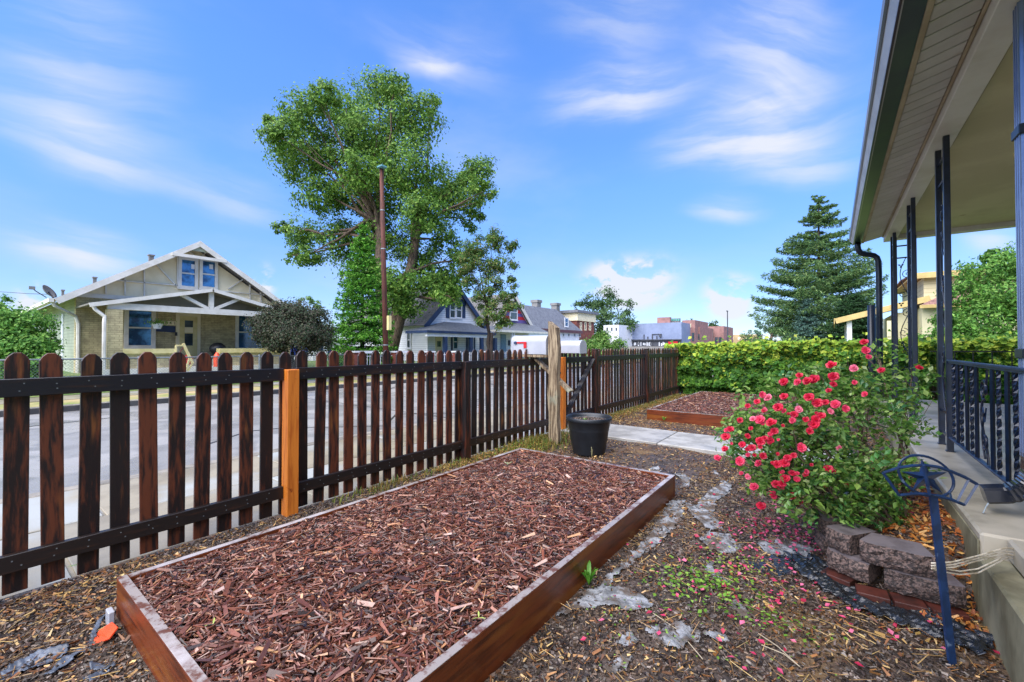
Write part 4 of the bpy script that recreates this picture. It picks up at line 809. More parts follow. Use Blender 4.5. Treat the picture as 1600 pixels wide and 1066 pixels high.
# ================================================================== RETAINING BLOCKS, ROSE, HOSE HOLDER
ret = empty('retaining_wall', (.25, 3.1, 0), 'low curved wall of rough dark blocks around the rose bush', 'retaining wall')
def block(A, B, z0, h=.10, dep=.20, taper=.16, seed=0):
    A = Vector((A[0], A[1], z0)); B = Vector((B[0], B[1], z0)); e = (B - A); L = e.length; e /= L; nrm = Vector((-e.y, e.x, 0)); r = np.random.default_rng(seed)
    nu, nv = 9, 5; b = MB(); vs = []
    for j in range(nv):
        for i in range(nu):
            u, v = i / (nu - 1), j / (nv - 1); edge = min(u, 1 - u, .5) * min(v, 1 - v, .5); d = r.uniform(-.006, .012) - .022 * (max(0, .16 - min(u, 1 - u)) / .16) - .010 * (max(0, .2 - min(v, 1 - v)) / .2)
            vs.append(A + e * L * u + Vector((0, 0, h * v)) - nrm * d)
    fs = [(j * nu + i, j * nu + i + 1, (j + 1) * nu + i + 1, (j + 1) * nu + i) for j in range(nv - 1) for i in range(nu - 1)]
    b.add(vs, fs)
    bl, br_ = A + e * L * taper + nrm * dep, A + e * L * (1 - taper) + nrm * dep
    tl, tr = vs[(nv - 1) * nu:], vs[:nu]; k = nu
    b.add([*vs[:nu], bl, br_], [tuple(range(nu)) + (nu + 1, nu)]); up = Vector((0, 0, h))
    b.mi(1); b.add([*vs[(nv - 1) * nu:], bl + up, br_ + up], [tuple(range(nu)) + (nu + 1, nu)]); b.mi(0)
    b.add([*[vs[j * nu] for j in range(nv)], bl + up, bl], [tuple(range(nv)) + (nv, nv + 1)]); b.add([*[vs[j * nu + nu - 1] for j in range(nv)], br_ + up, br_], [tuple(range(nv)) + (nv, nv + 1)]); b.add([bl, br_, br_ + up, bl + up], [(0, 1, 2, 3)])
    return b.build('block', [M_BLOCK, M_BLOCKT], ret)
q = lambda u, v, z: at(u, v, z=z)
block(q(1287, 884, .045), q(1354, 914, .045), .045, seed=1); block(q(1382, 922, .045), q(1512, 957, .045), .045, h=.105, seed=2)
block(q(1343, 877, .155), q(1462, 908, .155), .155, h=.105, dep=.19, seed=3); block(q(1286, 850, .152), q(1324, 868, .152), .152, h=.105, dep=.22, taper=.05, seed=4)
A = q(1281, 866, .045); block((A[0] - .04, A[1] + .33), A, .045, seed=5, dep=.15); block((A[0] - .03, A[1] + .31), (A[0] + .005, A[1] - .0), .150, h=.10, seed=6, dep=.15)
block((A[0] + .02, A[1] + .68), (A[0] - .04, A[1] + .36), .045, seed=7); block((A[0] + .03, A[1] + .67), (A[0] - .03, A[1] + .37), .150, seed=8)
block((A[0] + .26, A[1] + .98), (A[0] + .04, A[1] + .72), .045, seed=9); block((A[0] + .26, A[1] + .98), (A[0] + .04, A[1] + .72), .150, seed=10)
for (p, s) in (((1287, 905), (1336, 925)), ((1337, 936), (1392, 950)), ((1394, 951), (1450, 964)), ((1452, 965), (1512, 976))):
    a0, a1 = q(*p, 0), q(*s, 0); c = (a0 + a1) / 2; an = math.atan2(a1[1] - a0[1], a1[0] - a0[0]); L = np.linalg.norm(a1 - a0)
    MB().box((c[0], c[1] + .05, .012), (L - .006, .10, .055), rz=an).build('edging_brick', M_BRICKR, ret, bevel=.004)

rose = empty('rose_bush', (.30, 3.5, .1), 'tall sprawling rose bush covered in bright pink-red flowers', 'rose bush')
RBASE = Vector((.32, 3.55, .16))
RB_ = [(1200, 690, 62, 2.95), (1255, 645, 60, 3.0), (1318, 615, 52, 3.05), (1285, 710, 70, 2.75), (1345, 680, 72, 2.85), (1392, 615, 42, 3.0), (1330, 770, 62, 2.7), (1385, 745, 52, 2.85), (1238, 735, 46, 2.7), (1375, 800, 42, 2.75), (1165, 685, 34, 2.95), (1372, 560, 20, 3.05), (1300, 800, 40, 2.65), (1222, 620, 38, 3.0), (1178, 640, 28, 2.95), (1190, 735, 34, 2.75), (1215, 675, 40, 2.7), (1160, 660, 22, 2.8), (1240, 770, 34, 2.65), (1195, 765, 20, 2.7), (1290, 600, 30, 3.0), (1418, 655, 30, 3.1), (1425, 590, 24, 3.15), (1355, 820, 34, 2.7), (1150, 700, 22, 2.9), (1290, 760, 50, 2.6)]
Pl = []; b = MB(); 
for (u, v, r_, d) in RB_:
    c = at(u, v, d=d); R = r_ * d / FPX; nl = int(760 * (r_ / 60) ** 2.2)
    ncl = max(4, nl // 26); cc = unit(rng.normal(size=(ncl, 3))) * (rng.uniform(.25, 1, (ncl, 1)) ** .5) * R + c
    Pl.append((cc[rng.integers(0, ncl, nl)] + rng.normal(0, .035, (nl, 3))))
    end = Vector(c); mid = (RBASE + end) / 2 + Vector((random.uniform(-.05, .1), random.uniform(-.1, .1), -.08)); b.tube([RBASE + Vector((random.uniform(-.06, .06), random.uniform(-.06, .06), 0)), mid, end, end + Vector((random.uniform(-.1, .1), random.uniform(-.1, .1), R * .7))], [.010, .007, .004, .002], 5)
    for k in range(5):
        e = end + Vector(rng.normal(size=3)) * R * .6; b.tube([mid.lerp(end, random.uniform(.3, 1)), e], [.0035, .0015], 4)
b.build('stems', M_BARK, rose)
Pl = np.concatenate(Pl); RG = [hexc('68923f'), hexc('80a24c'), hexc('4e7638'), hexc('9cb666'), hexc('bacb8e')]
leaves('foliage', Pl, .040, RG, rose, w=[.3, .28, .2, .15, .07], kind='stuff', asp=.62, up=.7, fold=.10)
# compound leaf sprigs that can be told apart
sm = []
for s_ in range(3):
    P = []; 
    for k in range(5): P.append((0 if k == 4 else (.018 if k % 2 else -.018), .012 + .02 * (k // 2) + (.012 if k == 4 else 0), 0))
    b = MB(); b.tube([(0, 0, 0), (0, .05, .004)], .0009, 3)
    for (x, y, z) in P:
        an = 0 if x == 0 else (-.9 if x > 0 else .9); d = Vector((math.sin(-an), math.cos(an), random.uniform(-.2, .1))); s = Vector((d.y, -d.x, 0)).normalized(); c = Vector((x * .4, y, z)); L, w_ = .030, .010
        b.add([c, c + d * L * .4 + s * w_ + Vector((0, 0, .003)), c + d * L, c + d * L * .4 - s * w_ + Vector((0, 0, .003)), c + d * L * .45 - Vector((0, 0, .002))], [(0, 1, 4), (1, 2, 4), (2, 3, 4), (3, 0, 4)])
    o = b.build('leaf_sprig', mat('rose_leaf_%d' % s_, [hexc('4d8440'), hexc('3a6e38'), hexc('7a9c58')][s_], [hexc('37622f'), hexc('2c562c'), hexc('5c8244')][s_], rough=.4, scale=20, bump=0, transl=.3, rand=.2), origin=(0, 0, 0), fix=False); sm.append(o)
org = Vector((.30, 3.5, .1)); ids = rng.choice(len(Pl), 260, replace=False); camv = np.array([0, 0, EYE])
for n_, i in enumerate(ids):
    p = Pl[i] + (camv - Pl[i]) * .03; loc = Vector(p) - org; rot = (random.uniform(-1.2, 1.2), random.uniform(-.8, .8), random.uniform(0, 6.28)); o = sm[n_ % 3]
    if n_ < 3: o.parent = rose; o.location = loc; o.rotation_euler = rot; o.scale = (1.15,) * 3
    else: inst(o, rose, loc, rot, scale=(random.uniform(.9, 1.5),) * 3)
def flower_mesh(seed, name='flower', open_=1.0):
    r = random.Random(seed); vs = []; fs = []
    for ring, (n, R, tilt, h) in enumerate(((3, .010, 1.35, .008), (5, .019, 1.0, .006), (6, .027, .6, .002), (7, .033, .22, -.003))):
        for k in range(n):
            a = 2 * PI * k / n + ring * .5 + r.uniform(-.2, .2); ti = tilt * open_ + r.uniform(-.15, .15); d = Vector((math.cos(a) * math.cos(ti), math.sin(a) * math.cos(ti), math.sin(ti))); s = Vector((-math.sin(a), math.cos(a), 0)); L = R * r.uniform(.85, 1.15); w = L * .62
            c = Vector((0, 0, h)); nn = d.cross(s) * -1; bb = len(vs); cu = L * .12
            vs += [c - s * w * .35, c + s * w * .35, c + d * L * .6 + s * w + nn * cu, c + d * L - nn * cu * .6 + s * w * .35, c + d * L - nn * cu * .6 - s * w * .35, c + d * L * .6 - s * w + nn * cu, c + d * L * .55 - nn * cu]
            fs += [(bb, bb + 1, bb + 6), (bb + 1, bb + 2, bb + 6), (bb + 2, bb + 3, bb + 6), (bb + 3, bb + 4, bb + 6), (bb + 4, bb + 5, bb + 6), (bb + 5, bb, bb + 6)]
    b = MB(); b.add(vs, fs); return b
PM = [mat('flower_red_%d' % i, hexc(c), hexc(c_), rough=.45, scale=60, bump=0, transl=.3, rand=.12) for i, (c, c_) in enumerate((('e23450', 'c42048'), ('ec4c6c', 'd43460'), ('f48aa0', 'e05c80')))]
fl = [flower_mesh(i, open_=(1, .9, 1.15)[i]).build('flower', PM[i], origin=(0, 0, 0), fix=False) for i in range(3)]
FP = [(1350,535,0),(1357,558,1),(1299,571,0),(1377,579,0),(1335,598,1),(1351,616,1),(1302,601,0),(1272,593,0),(1225,597,0),(1225,620,0),(1191,617,1),(1183,628,0),(1156,657,0),(1141,671,0),(1168,682,0),(1160,695,0),(1195,685,0),(1133,702,0),(1121,716,1),(1156,721,1),(1192,713,0),(1185,724,1),(1214,726,0),(1231,716,0),(1252,700,1),(1178,761,1),(1168,745,2),(1189,791,0),(1209,776,1),(1213,757,0),(1227,748,0),(1245,749,1),(1237,775,0),(1250,786,0),(1294,733,0),(1259,656,0),(1274,656,0),(1265,674,0),(1290,629,0),(1277,630,0),(1297,643,2),(1321,639,1),(1264,621,0),(1241,648,0),(1238,657,1),(1216,637,0),(1200,622,2),(1249,587,0),(1246,597,1),(1134,683,0),(1187,656,1),(1205,661,0),(1210,674,0),(1334,576,2),(1302,589,0),(1283,650,0),(1222,756,0),(1219,762,1),(1204,690,0),(1188,690,0),(1240,712,0),(1226,724,0),(1305,632,1),(1238,740,0),(1272,664,0),(1195,640,2),(1176,655,2),(1248,640,2),(1352,548,1),(1311,700,2),(1175,700,0),(1262,596,0)]
_r = random.Random(11)
for _k in range(34):
    _a = _r.uniform(2.3, 5.4); _q = _r.uniform(.25, 1.0); FP.append((1260 + 135 * _q * math.cos(_a), 690 - 105 * _q * math.sin(_a) * (1 if _r.random() < .5 else -.8), 2 + _r.randint(1, 2)))
for n_, (u, v, t) in enumerate(FP):
    rho = min(1, math.hypot((u - 1285) / 190, (v - 680) / 150)); d = 3.0 - .48 * math.sqrt(max(0, 1 - rho * rho)) - .05
    p = Vector(at(u, v, d=d)); s = random.uniform(.5, .95) * (1.0 if t < 2 else .85 if t == 2 else .55); t = t % 3
    dirv = (Vector((0, 0, EYE)) - p).normalized() + Vector((random.uniform(-.7, .7), random.uniform(-.5, .5), random.uniform(.1, .9))); rot = dirv.to_track_quat('Z', 'Y').to_euler(); o = fl[t]
    if o.parent is None: o.parent = rose; o.location = p - org; o.rotation_euler = rot; o.scale = (s,) * 3
    else: inst(o, rose, p - org, rot, scale=(s,) * 3)
p = Vector(at(1436, 575, d=3.0)); o = inst(fl[0], rose, p - org, (.5, .3, 0), scale=(.7,) * 3); o['label'] = 'small orange-tinged bud'

hold = empty('hose_holder', (.38, 2.53, 0), 'navy metal hose holder on a stake with a star inside a ring', 'hose holder')
D1, D2 = 1.78, 1.87
def px(l, d): return [at(u, v, d=d) for u, v in l]
def fr(l, d, r_=.0065, n=4, nm='frame_bar'): MB().tube(px(l, d), r_, n).build(nm, M_NAVYG, hold)
ta = [(1380, 739), (1404, 731), (1424, 728), (1445, 727), (1466, 730), (1487, 737), (1508, 746), (1527, 757)]; ba = [(1405, 774), (1424, 772), (1445, 772), (1466, 775), (1487, 781), (1507, 789)]
fr(ta, D1); fr(ba, D1); fr([(1380, 739), (1405, 774)], D1); fr([(1527, 757), (1507, 789)], D1); fr([(1513, 750), (1496, 783)], D1, .006); fr([(1443, 727), (1453, 774)], D1 - .01, .006, nm='centre_bar')
ring = [(1447 + 43 * math.cos(t) * 1.0 + 4 * math.sin(t), 744 + 31.5 * math.sin(t) + 8 * math.cos(t)) for t in np.linspace(0, 2 * PI, 37)[:-1]]
MB().tube(px(ring, D2), .0055, 6, closed=True).build('ring', M_NAVYG, hold)
tips = [(1440, 716), (1480, 738), (1473, 771), (1424, 769), (1408, 737)]; cpt = (1446, 745); b = MB()
inn = [((tips[i][0] + tips[(i + 1) % 5][0]) / 2 * .42 + cpt[0] * .58, (tips[i][1] + tips[(i + 1) % 5][1]) / 2 * .42 + cpt[1] * .58) for i in range(5)]
order = [z for i in range(5) for z in (tips[i], inn[i])]; vs = [at(*cpt, d=D2 - .03), at(*cpt, d=D2 + .02)] + [at(u, v, d=D2) for u, v in order]
b.add(vs, [(0, 2 + i, 2 + (i + 1) % 10) for i in range(10)] + [(1, 2 + (i + 1) % 10, 2 + i) for i in range(10)]).build('star', M_NAVYG, hold)
tp = at(1458, 776, d=D1 + .01); sb_ = at(1489, 1048, z=-.03)
MB().bar(sb_, tp, .030, .010, up=(_F[0], _F[1], 0)).build('stake', M_NAVYG, hold)
for (u0, v0), (u1, v1) in (((1424, 772), (1424, 769)), ((1487, 781), (1484, 770))): MB().tube([at(u0, v0, d=D1), at(u1, v1, d=D2)], .004, 5).build('spacer', M_NAVYG, hold)
cords = empty('cord', (.5, 2.7, .4), 'bundle of dirty white cord tied round the blue stake and trailing over the porch edge', 'cord')
for k in range(3):
    o = k * 4.2
    MB().tube([at(1456, 880 + o, d=1.80), at(1470, 880 + o * .9, d=1.79), at(1490, 878 + o, d=1.80), at(1530, 868 + o * .9, d=1.86), at(1572, 856 + o * 1.3, d=1.92), at(1600, 860 + o * 1.2, d=1.95), at(1680, 862 + o * 1.5, d=2.0)], .0034, 6).build('strand', M_CORD, cords)
    MB().tube([at(1456, 880 + o, d=1.80), at(1458, 882 + o, d=1.87), at(1476, 883 + o, d=1.87), at(1478, 879 + o, d=1.80)], .0034, 6).build('strand', M_CORD, cords)
for k in range(2):
    o = k * 5
    MB().tube([at(1476, 889 + o, d=1.84), at(1500, 893 + o, d=1.85), at(1528, 889 + o * 1.3, d=1.87), at(1556, 876 + o, d=1.90), at(1576, 866 + o, d=1.93), at(1600, 869 + o, d=1.95), at(1680, 872 + o, d=2.0)], .0030, 6).build('strand', M_CORD, cords)
# a few dry stems standing out on the soil
for i, (pp, l) in enumerate((([(1020, 958), (1060, 985), (1098, 1030)], 'long dry stem lying across the pale rag'), ([(1185, 990), (1215, 1010), (1250, 1042)], 'dry forked stem pointing at a pink petal'), ([(1190, 1008), (1225, 1022), (1250, 1042)], 'thin dry stem crossing the forked stem'))):
    tag(MB().tube([at(u, v, z=.02) for u, v in pp], .0022, 5).build('dry_stem', M_SOFFT), l, 'stem', 'dry stems on the soil')

# ================================================================== VINE COVERED FENCE
of = empty('board_fence', (1.6, 12.5, 0), 'old grey board fence smothered by vines at the far end of the yard', 'fence')
ob = MB().cbox((-.068, -.011, 0), (.068, .011, 1.28), .004).build('board', M_VBOARD, origin=(0, 0, 0)); ob.parent = of
for i in range(66):
    loc = (-3.30 + i * .152 - 1.6, 0, random.uniform(-.02, .03)); rot = (random.gauss(0, .01), random.gauss(0, .008), 0)
    if i == 0: ob.location = loc
    else: inst(ob, of, loc, rot)
for z in (.35, 1.0): MB().cbox((-3.35, 12.515, z), (6.7, 12.55, z + .09), .004).build('rail', M_VBOARD, of)
n = 30000; x = rng.uniform(-3.75, 6.8, n); tz = rng.uniform(0, 1, n)
top = 1.37 + .05 * snoise(x, x * 0, 3, 60) + .04 * snoise(x, x * 0, 9, 61) + .018 * (x + 3.5); z = .04 + tz * (top - .04)
lump = snoise(x, z, 3.4, 62); bulge = .30 + .24 * lump + .14 * snoise(x, z, 9, 63) + .12 * np.clip(tz, 0, 1) - .15 * (tz < .15)
hole = (np.exp(-(((x + 2.55) / .13) ** 2 + ((z - .55) / .28) ** 2)) + np.exp(-(((x + .9) / .10) ** 2 + ((z - .50) / .25) ** 2)) * .8 + np.exp(-(((x - 1.75) / .3) ** 2 + ((z - .45) / .4) ** 2)) * .8) > .45
k = (lump > -1.05) & (snoise(x, z, 7, 64) > -.95) & ~(hole & (rng.uniform(0, 1, n) < .93)); x, z, bulge, tz = x[k], z[k], bulge[k], tz[k]
y = 12.42 - np.clip(bulge, .04, .7) * (rng.uniform(0, 1, len(x)) ** .35)
spk = rng.uniform(0, 1, len(x)) < .05; z = z + np.where(spk & (tz > .9), rng.uniform(0, .22, len(x)), 0)
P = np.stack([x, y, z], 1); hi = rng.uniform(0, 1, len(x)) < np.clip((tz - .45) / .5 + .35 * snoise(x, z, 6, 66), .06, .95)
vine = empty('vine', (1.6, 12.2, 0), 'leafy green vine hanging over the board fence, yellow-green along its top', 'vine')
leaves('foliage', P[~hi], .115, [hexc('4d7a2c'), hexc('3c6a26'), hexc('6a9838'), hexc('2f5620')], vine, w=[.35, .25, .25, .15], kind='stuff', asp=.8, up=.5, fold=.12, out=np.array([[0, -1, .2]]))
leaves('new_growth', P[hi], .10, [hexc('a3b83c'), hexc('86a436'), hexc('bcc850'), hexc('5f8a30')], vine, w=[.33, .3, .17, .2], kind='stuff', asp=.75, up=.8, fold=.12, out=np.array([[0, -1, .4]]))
# vine wood behind
b = MB()
for i in range(30):
    x0 = random.uniform(-3.4, 6.5); b.tube([(x0, 12.38, 0), (x0 + random.uniform(-.2, .2), 12.33, .5), (x0 + random.uniform(-.4, .4), 12.3, 1.0), (x0 + random.uniform(-.6, .6), 12.32, 1.25)], [.014, .01, .006, .003], 5)
b.build('stems', M_BARKD, vine)

# ================================================================== TREES
def limb(b, p, q, r0, r1, sag=.08, n=5, seg=6, jit=.04):
    p, q = Vector(p), Vector(q); L = (q - p).length; side = Vector(rng.normal(size=3)).normalized(); pts = []; rr = []
    for i in range(n + 1):
        t = i / n; pts.append(p.lerp(q, t) + Vector((0, 0, sag * L * math.sin(PI * t))) + side * math.sin(PI * t) * L * jit + Vector(rng.normal(size=3)) * L * .012 * (0 < i < n)); rr.append(r0 + (r1 - r0) * t ** .8)
    b.tube(pts, rr, seg); return pts
def crown_pts(c, R, n, clump=.16, ncl=None, flat=.85, outer=.55):
    ncl = ncl or max(5, int(n / 60)); d = unit(rng.normal(size=(ncl, 3))); rad = rng.uniform(outer ** 3, 1, (ncl, 1)) ** (1 / 3); cc = d * rad * R * np.array([1, 1, flat]) + np.array(c)
    return cc[rng.integers(0, ncl, n)] + rng.normal(0, clump * R, (n, 3)) * np.array([1, 1, .8]), cc
def tree(name, label, base, fork, r0, blobs, leaf, dens, cols, bark=M_BARK, w=None, spread=1.5, clump=.15, flat=.85, cat='tree', group=None, seed=1, trunk_pts=None, twigs=3, up=.4, asp=.6, outer=.45, nlimb=99):
    root = empty(name, tuple(base), label, cat, group); b = MB(); b.smooth = True
    forks = fork if isinstance(fork, list) else [fork]; base = Vector(base)
    for f in forks: limb(b, base, f, r0, r0 * .62, 0, 6, 8, .02)
    pts = []; outs = []
    for i, (u, v, rp, d) in enumerate(blobs):
        c = at(u, v, d=d); R = rp * d / FPX; f = min(forks, key=lambda q: (Vector(q) - Vector(c)).length); st = Vector(f).lerp(base, random.uniform(0, .25))
        if i < nlimb: pl = limb(b, st, c, r0 * .34, r0 * .06, -.04 if c[2] < f[2] else .04, 6, 5, .06)
        p, cc = crown_pts(c, R, int(dens * rp * rp), clump, flat=flat, outer=outer); pts.append(p); outs.append(unit(p - c))
        for k in range(twigs): limb(b, pl[random.randint(3, 6)], cc[random.randrange(len(cc))], r0 * .09, r0 * .02, 0, 3, 4)
    b.build('trunk', bark, root)
    leaves('crown', np.concatenate(pts), leaf, cols, root, w=w, kind='stuff', asp=asp, up=up, fold=.12, out=np.concatenate(outs))
    return root
def dv(a, s=1.0): return a + random.uniform(-s, s)
GC = [hexc('648c38'), hexc('547a32'), hexc('7ea044'), hexc('42652a'), hexc('94b254')]
D0 = 27.5
BT = [(440,215,32),(480,180,42),(470,250,44),(540,168,44),(598,152,40),(590,215,55),(648,188,46),(520,235,48),(640,262,55),(745,272,36),(718,312,42),(690,292,38),(660,335,42),(600,300,48),(545,310,34),(500,305,38),(470,362,30),(440,362,17),(482,398,26),(528,372,40),(590,372,46),(560,420,42),(612,440,40),(690,372,30),(680,432,40),(720,410,26),(640,470,34),(700,462,24),(425,190,16),(668,165,22),(755,300,22),(505,150,24),(618,135,24),(560,270,40),(650,400,34),(735,345,22),(455,400,14),(672,455,26),(700,435,26)]
base = at(608, 560, d=D0); base[2] = .3
tree('cottonwood_tree', 'huge spreading green tree behind the utility pole, tallest in the street', base, [Vector(at(630, 430, d=D0)), Vector(at(590, 330, d=D0 - .5)), Vector(at(655, 335, d=D0 + .5))], .42, [(u, v, r_ * .96, D0 + random.uniform(-3.2, 3.2)) for u, v, r_ in BT], .19, 1.75, GC, w=[.3, .25, .22, .13, .1], clump=.17, outer=.35)
def conifer(name, label, base, h, r, z0=.1, whorl=.45, nb=9, droop=.25, cols=None, needle=.12, dens=26, bark=M_BARKD, power=.9, irr=.2, upturn=.12, width=.3, r0=.16, asp=.35, group=None, cat='conifer', top=.03, minr=0.0):
    root = empty(name, tuple(base), label, cat, group); b = MB(); b.smooth = True; bz = np.array(base, float); b.tube([bz, bz + (0, 0, h * .5), bz + (0, 0, h * .98)], [r0, r0 * .6, r0 * .08], 8)
    pts = []; z = h * z0; vj = .35 if irr < .29 else .75
    while z < h * .985:
        t = z / h; L = r * max(((1 - t) / (1 - z0)) ** power, minr * (1 - t)) + top
        n = max(4, int(nb * (.55 + .45 * (1 - t)))); ph = random.uniform(0, 6.28)
        for k in range(n):
            a = ph + 2 * PI * k / n + random.uniform(-.25, .25); l = L * (1 + random.uniform(-irr, irr * .6)); dz = random.uniform(-vj, vj) * whorl
            s = np.linspace(.12, 1, max(3, int(l / .35) + 2)); dirh = np.array([math.cos(a), math.sin(a)])
            line = np.stack([bz[0] + dirh[0] * l * s, bz[1] + dirh[1] * l * s, bz[2] + z + dz - droop * l * s + (upturn + droop * .5) * l * s ** 2.4], 1)
            if l > .5: b.tube([line[0], line[len(s) // 2], line[-1]], [r0 * .22 * (1 - t) + .008, .012, .005], 4)
            m = int(dens * l) + 4; i = rng.uniform(0.18 if l > .8 else 0, 1, m) ** .8; c = np.stack([np.interp(i, s, line[:, j]) for j in range(3)], 1)
            wd = width * l * (.35 + .65 * np.sin(PI * np.clip(i, 0, 1) ** .8)) ; lat = rng.uniform(-1, 1, m) * wd; c[:, 0] += -dirh[1] * lat; c[:, 1] += dirh[0] * lat; c[:, 2] += rng.normal(0, .03 + .02 * l, m) - np.abs(lat) * droop * .5
            pts.append(c)
        z += whorl * (.75 + .5 * random.random()) * (1 - .45 * t)
    b.build('trunk', bark, root); leaves('crown', np.concatenate(pts), needle, cols, root, mat_=M_NEEDLE, kind='stuff', asp=asp, up=.9, fold=.12, droop=.3); return root
base = at(566, 560, d=20.5); base[2] = .35
conifer('spruce_tree', 'bright green spruce with drooping tiered branches just left of the utility pole', base, 6.9, 1.75, z0=.03, whorl=.40, nb=12, droop=.34, upturn=.12, cols=[hexc('4c8a2c'), hexc('68a038'), hexc('34661f'), hexc('80b44a')], needle=.15, dens=95, power=.62, irr=.14, width=.34, asp=.42, r0=.12)
base = at(1281, 545, d=36); base[2] = 0
conifer('ponderosa_pine', 'tall open branched pine rising beyond the vine covered fence', base, 14.3, 5.9, z0=.08, whorl=.52, nb=9, droop=.10, upturn=.16, cols=[hexc('587a48'), hexc('6e8c54'), hexc('446446'), hexc('849c62')], needle=.27, dens=95, bark=M_BARK, power=.78, irr=.36, width=.30, asp=.3, r0=.26)
base = at(1335, 548, d=30); base[2] = 0
conifer('dark_juniper', 'dense dark green conifer in front of the tall pine, right side', base, 5.0, 2.3, z0=.02, whorl=.30, nb=13, droop=-.25, upturn=.05, cols=[hexc('2f4c2e'), hexc('3c5c34'), hexc('263f28')], needle=.22, dens=46, power=.55, irr=.22, width=.3, r0=.12)
base = at(1262, 548, d=34); base[2] = 0
conifer('blue_spruce', 'smaller blue-grey spruce in front of the tall pine, left of the dark conifer', base, 5.3, 1.9, z0=.03, whorl=.34, nb=12, droop=.12, upturn=.08, cols=[hexc('5f7f74'), hexc('6f8f82'), hexc('4c6a60')], needle=.2, dens=44, power=.7, irr=.2, width=.3, r0=.12)
# purple-leaf plum
base = at(455, 590, d=16.6); base[2] = .2
tree('plum_tree', 'small round dark purple-green tree in front of the tan bungalow', base, [Vector(at(447, 548, d=16.6)), Vector(at(468, 545, d=16.5)), Vector(at(457, 550, d=16.8))], .09, [(418,512,26,16.3),(440,495,26,16.5),(466,490,26,16.6),(490,502,24,16.6),(500,522,22,16.5),(478,520,28,16.1),(450,522,30,16.1),(420,528,20,16.3),(405,505,14,16.5),(508,540,10,16.5),(455,505,30,17.2),(432,540,14,16.2),(484,542,14,16.2)], .085, 4.2, [hexc('40503a'), hexc('4a4c3c'), hexc('344430'), hexc('5a5c48'), hexc('48403a')], bark=M_BARKD, clump=.2, outer=.4, twigs=5)
# thin locust left of the striped house
base = at(768, 560, d=24); base[2] = .3
tree('locust_tree', 'thin open tree between the white house and the red striped gable', base, [Vector(at(768, 520, d=24)), Vector(at(760, 470, d=24))], .12, [(742,385,20,24),(768,375,20,24),(792,385,16,24),(728,410,18,23.7),(758,412,22,24),(788,415,18,24.2),(802,440,12,24),(735,445,16,24),(765,448,20,24),(790,462,16,24),(800,480,14,24),(772,485,20,23.8),(750,470,16,24),(785,505,14,23.8),(725,430,12,24),(755,500,12,24)], .15, 2.8, [hexc('56783a'), hexc('466832'), hexc('6f8844'), hexc('7c7c4a')], bark=M_BARKD, clump=.2, outer=.3, twigs=4, asp=.45)
base = at(20, 600, d=12.8); base[2] = .3
tree('lilac_shrub', 'rounded bright green shrub at the left edge beside the bungalow', base, [Vector(at(20, 560, d=12.8))], .08, [(10,500,30,12.5),(45,505,28,12.6),(25,540,34,12.4),(62,540,24,12.5),(72,560,16,12.5),(-10,540,30,12.5),(30,575,26,12.4),(60,575,22,12.3),(0,480,18,12.7),(75,520,10,12.6)], .085, 2.6, [hexc('5a8a3c'), hexc('6fa048'), hexc('47762f'), hexc('8ab454')], clump=.22, outer=.3, cat='shrub', twigs=5)
base = at(940, 560, d=31); base[2] = 0
tree('round_bush', 'round green bush across the street above the dark fence, right of the mailboxes', base, [Vector(at(940, 552, d=31))], .1, [(925,540,18,30.5),(945,532,16,30.5),(960,545,18,30.5),(935,528,12,31),(912,548,12,31),(972,552,10,31),(945,548,20,30)], .15, 3.4, [hexc('5a8238'), hexc('4a7230'), hexc('6c9646'), hexc('8aa85a')], clump=.22, outer=.3, cat='bush')
base = at(1520, 560, d=14.8); base[2] = 0
tree('leafy_tree', 'light green leafy tree beyond the porch railing on the right', base, [Vector(at(1525, 500, d=14.8)), Vector(at(1555, 470, d=14.8))], .09, [(1478,505,20,14.2),(1508,455,26,14.5),(1540,425,30,14.8),(1570,410,26,15),(1520,500,36,14.2),(1560,470,40,14.5),(1600,430,40,15),(1610,490,44,14.5),(1470,545,30,14.2),(1520,555,38,14),(1570,550,44,14),(1445,530,12,14.2),(1490,520,26,13.8),(1640,540,50,14.5),(1545,395,14,15),(1525,600,30,13.9),(1470,590,22,14),(1585,600,34,14),(1640,400,40,15.5)], .12, 1.55, [hexc('5c8a38'), hexc('74a048'), hexc('487630'), hexc('8fb45c'), hexc('345c26')], w=[.3, .25, .2, .1, .15], clump=.22, outer=.35, twigs=5, asp=.5)
def fartree(label, blobs, d, gnd, leaf=.5, dens=2.2, cols=None, group='distant street trees', r0=.35, jd=2.5):
    u0 = sum(q[0] for q in blobs) / len(blobs); base = at(u0, 545, d=d); base[2] = gnd; vmax = max(q[1] for q in blobs)
    return tree('distant_tree', label, base, [Vector(at(u0, vmax, d=d))], r0, [(a, c, e, d + random.uniform(-jd, jd)) for a, c, e in blobs], leaf, dens, cols or [hexc('4f6c40'), hexc('5f7c4a'), hexc('405c38')], clump=.2, outer=.3, twigs=1)
fartree('large distant tree behind the slate roofed house', [(925,475,18),(950,468,20),(972,480,16),(940,495,26),(970,505,22),(985,515,10),(905,478,10),(915,500,16),(955,520,22),(930,525,18),(980,528,12)], 95, 0)
fartree('small pale distant tree above the shed between bungalow and spruce', [(478,470,10),(492,478,10),(470,482,8),(500,492,7),(505,508,6)], 60, 0, .35, 2.0, [hexc('7a9a5c'), hexc('8aa86a')])
fartree('distant tree behind the last red brick storefront', [(1112,507,9),(1125,512,8),(1102,510,6),(1118,520,8)], 140, 0, .6, 3)
fartree('bluish distant tree left of the tall pine', [(1190,505,10),(1205,515,12),(1180,520,9),(1220,500,12),(1230,525,14)], 110, 0, .5, 2.6, [hexc('5d7a66'), hexc('6c8a74')])
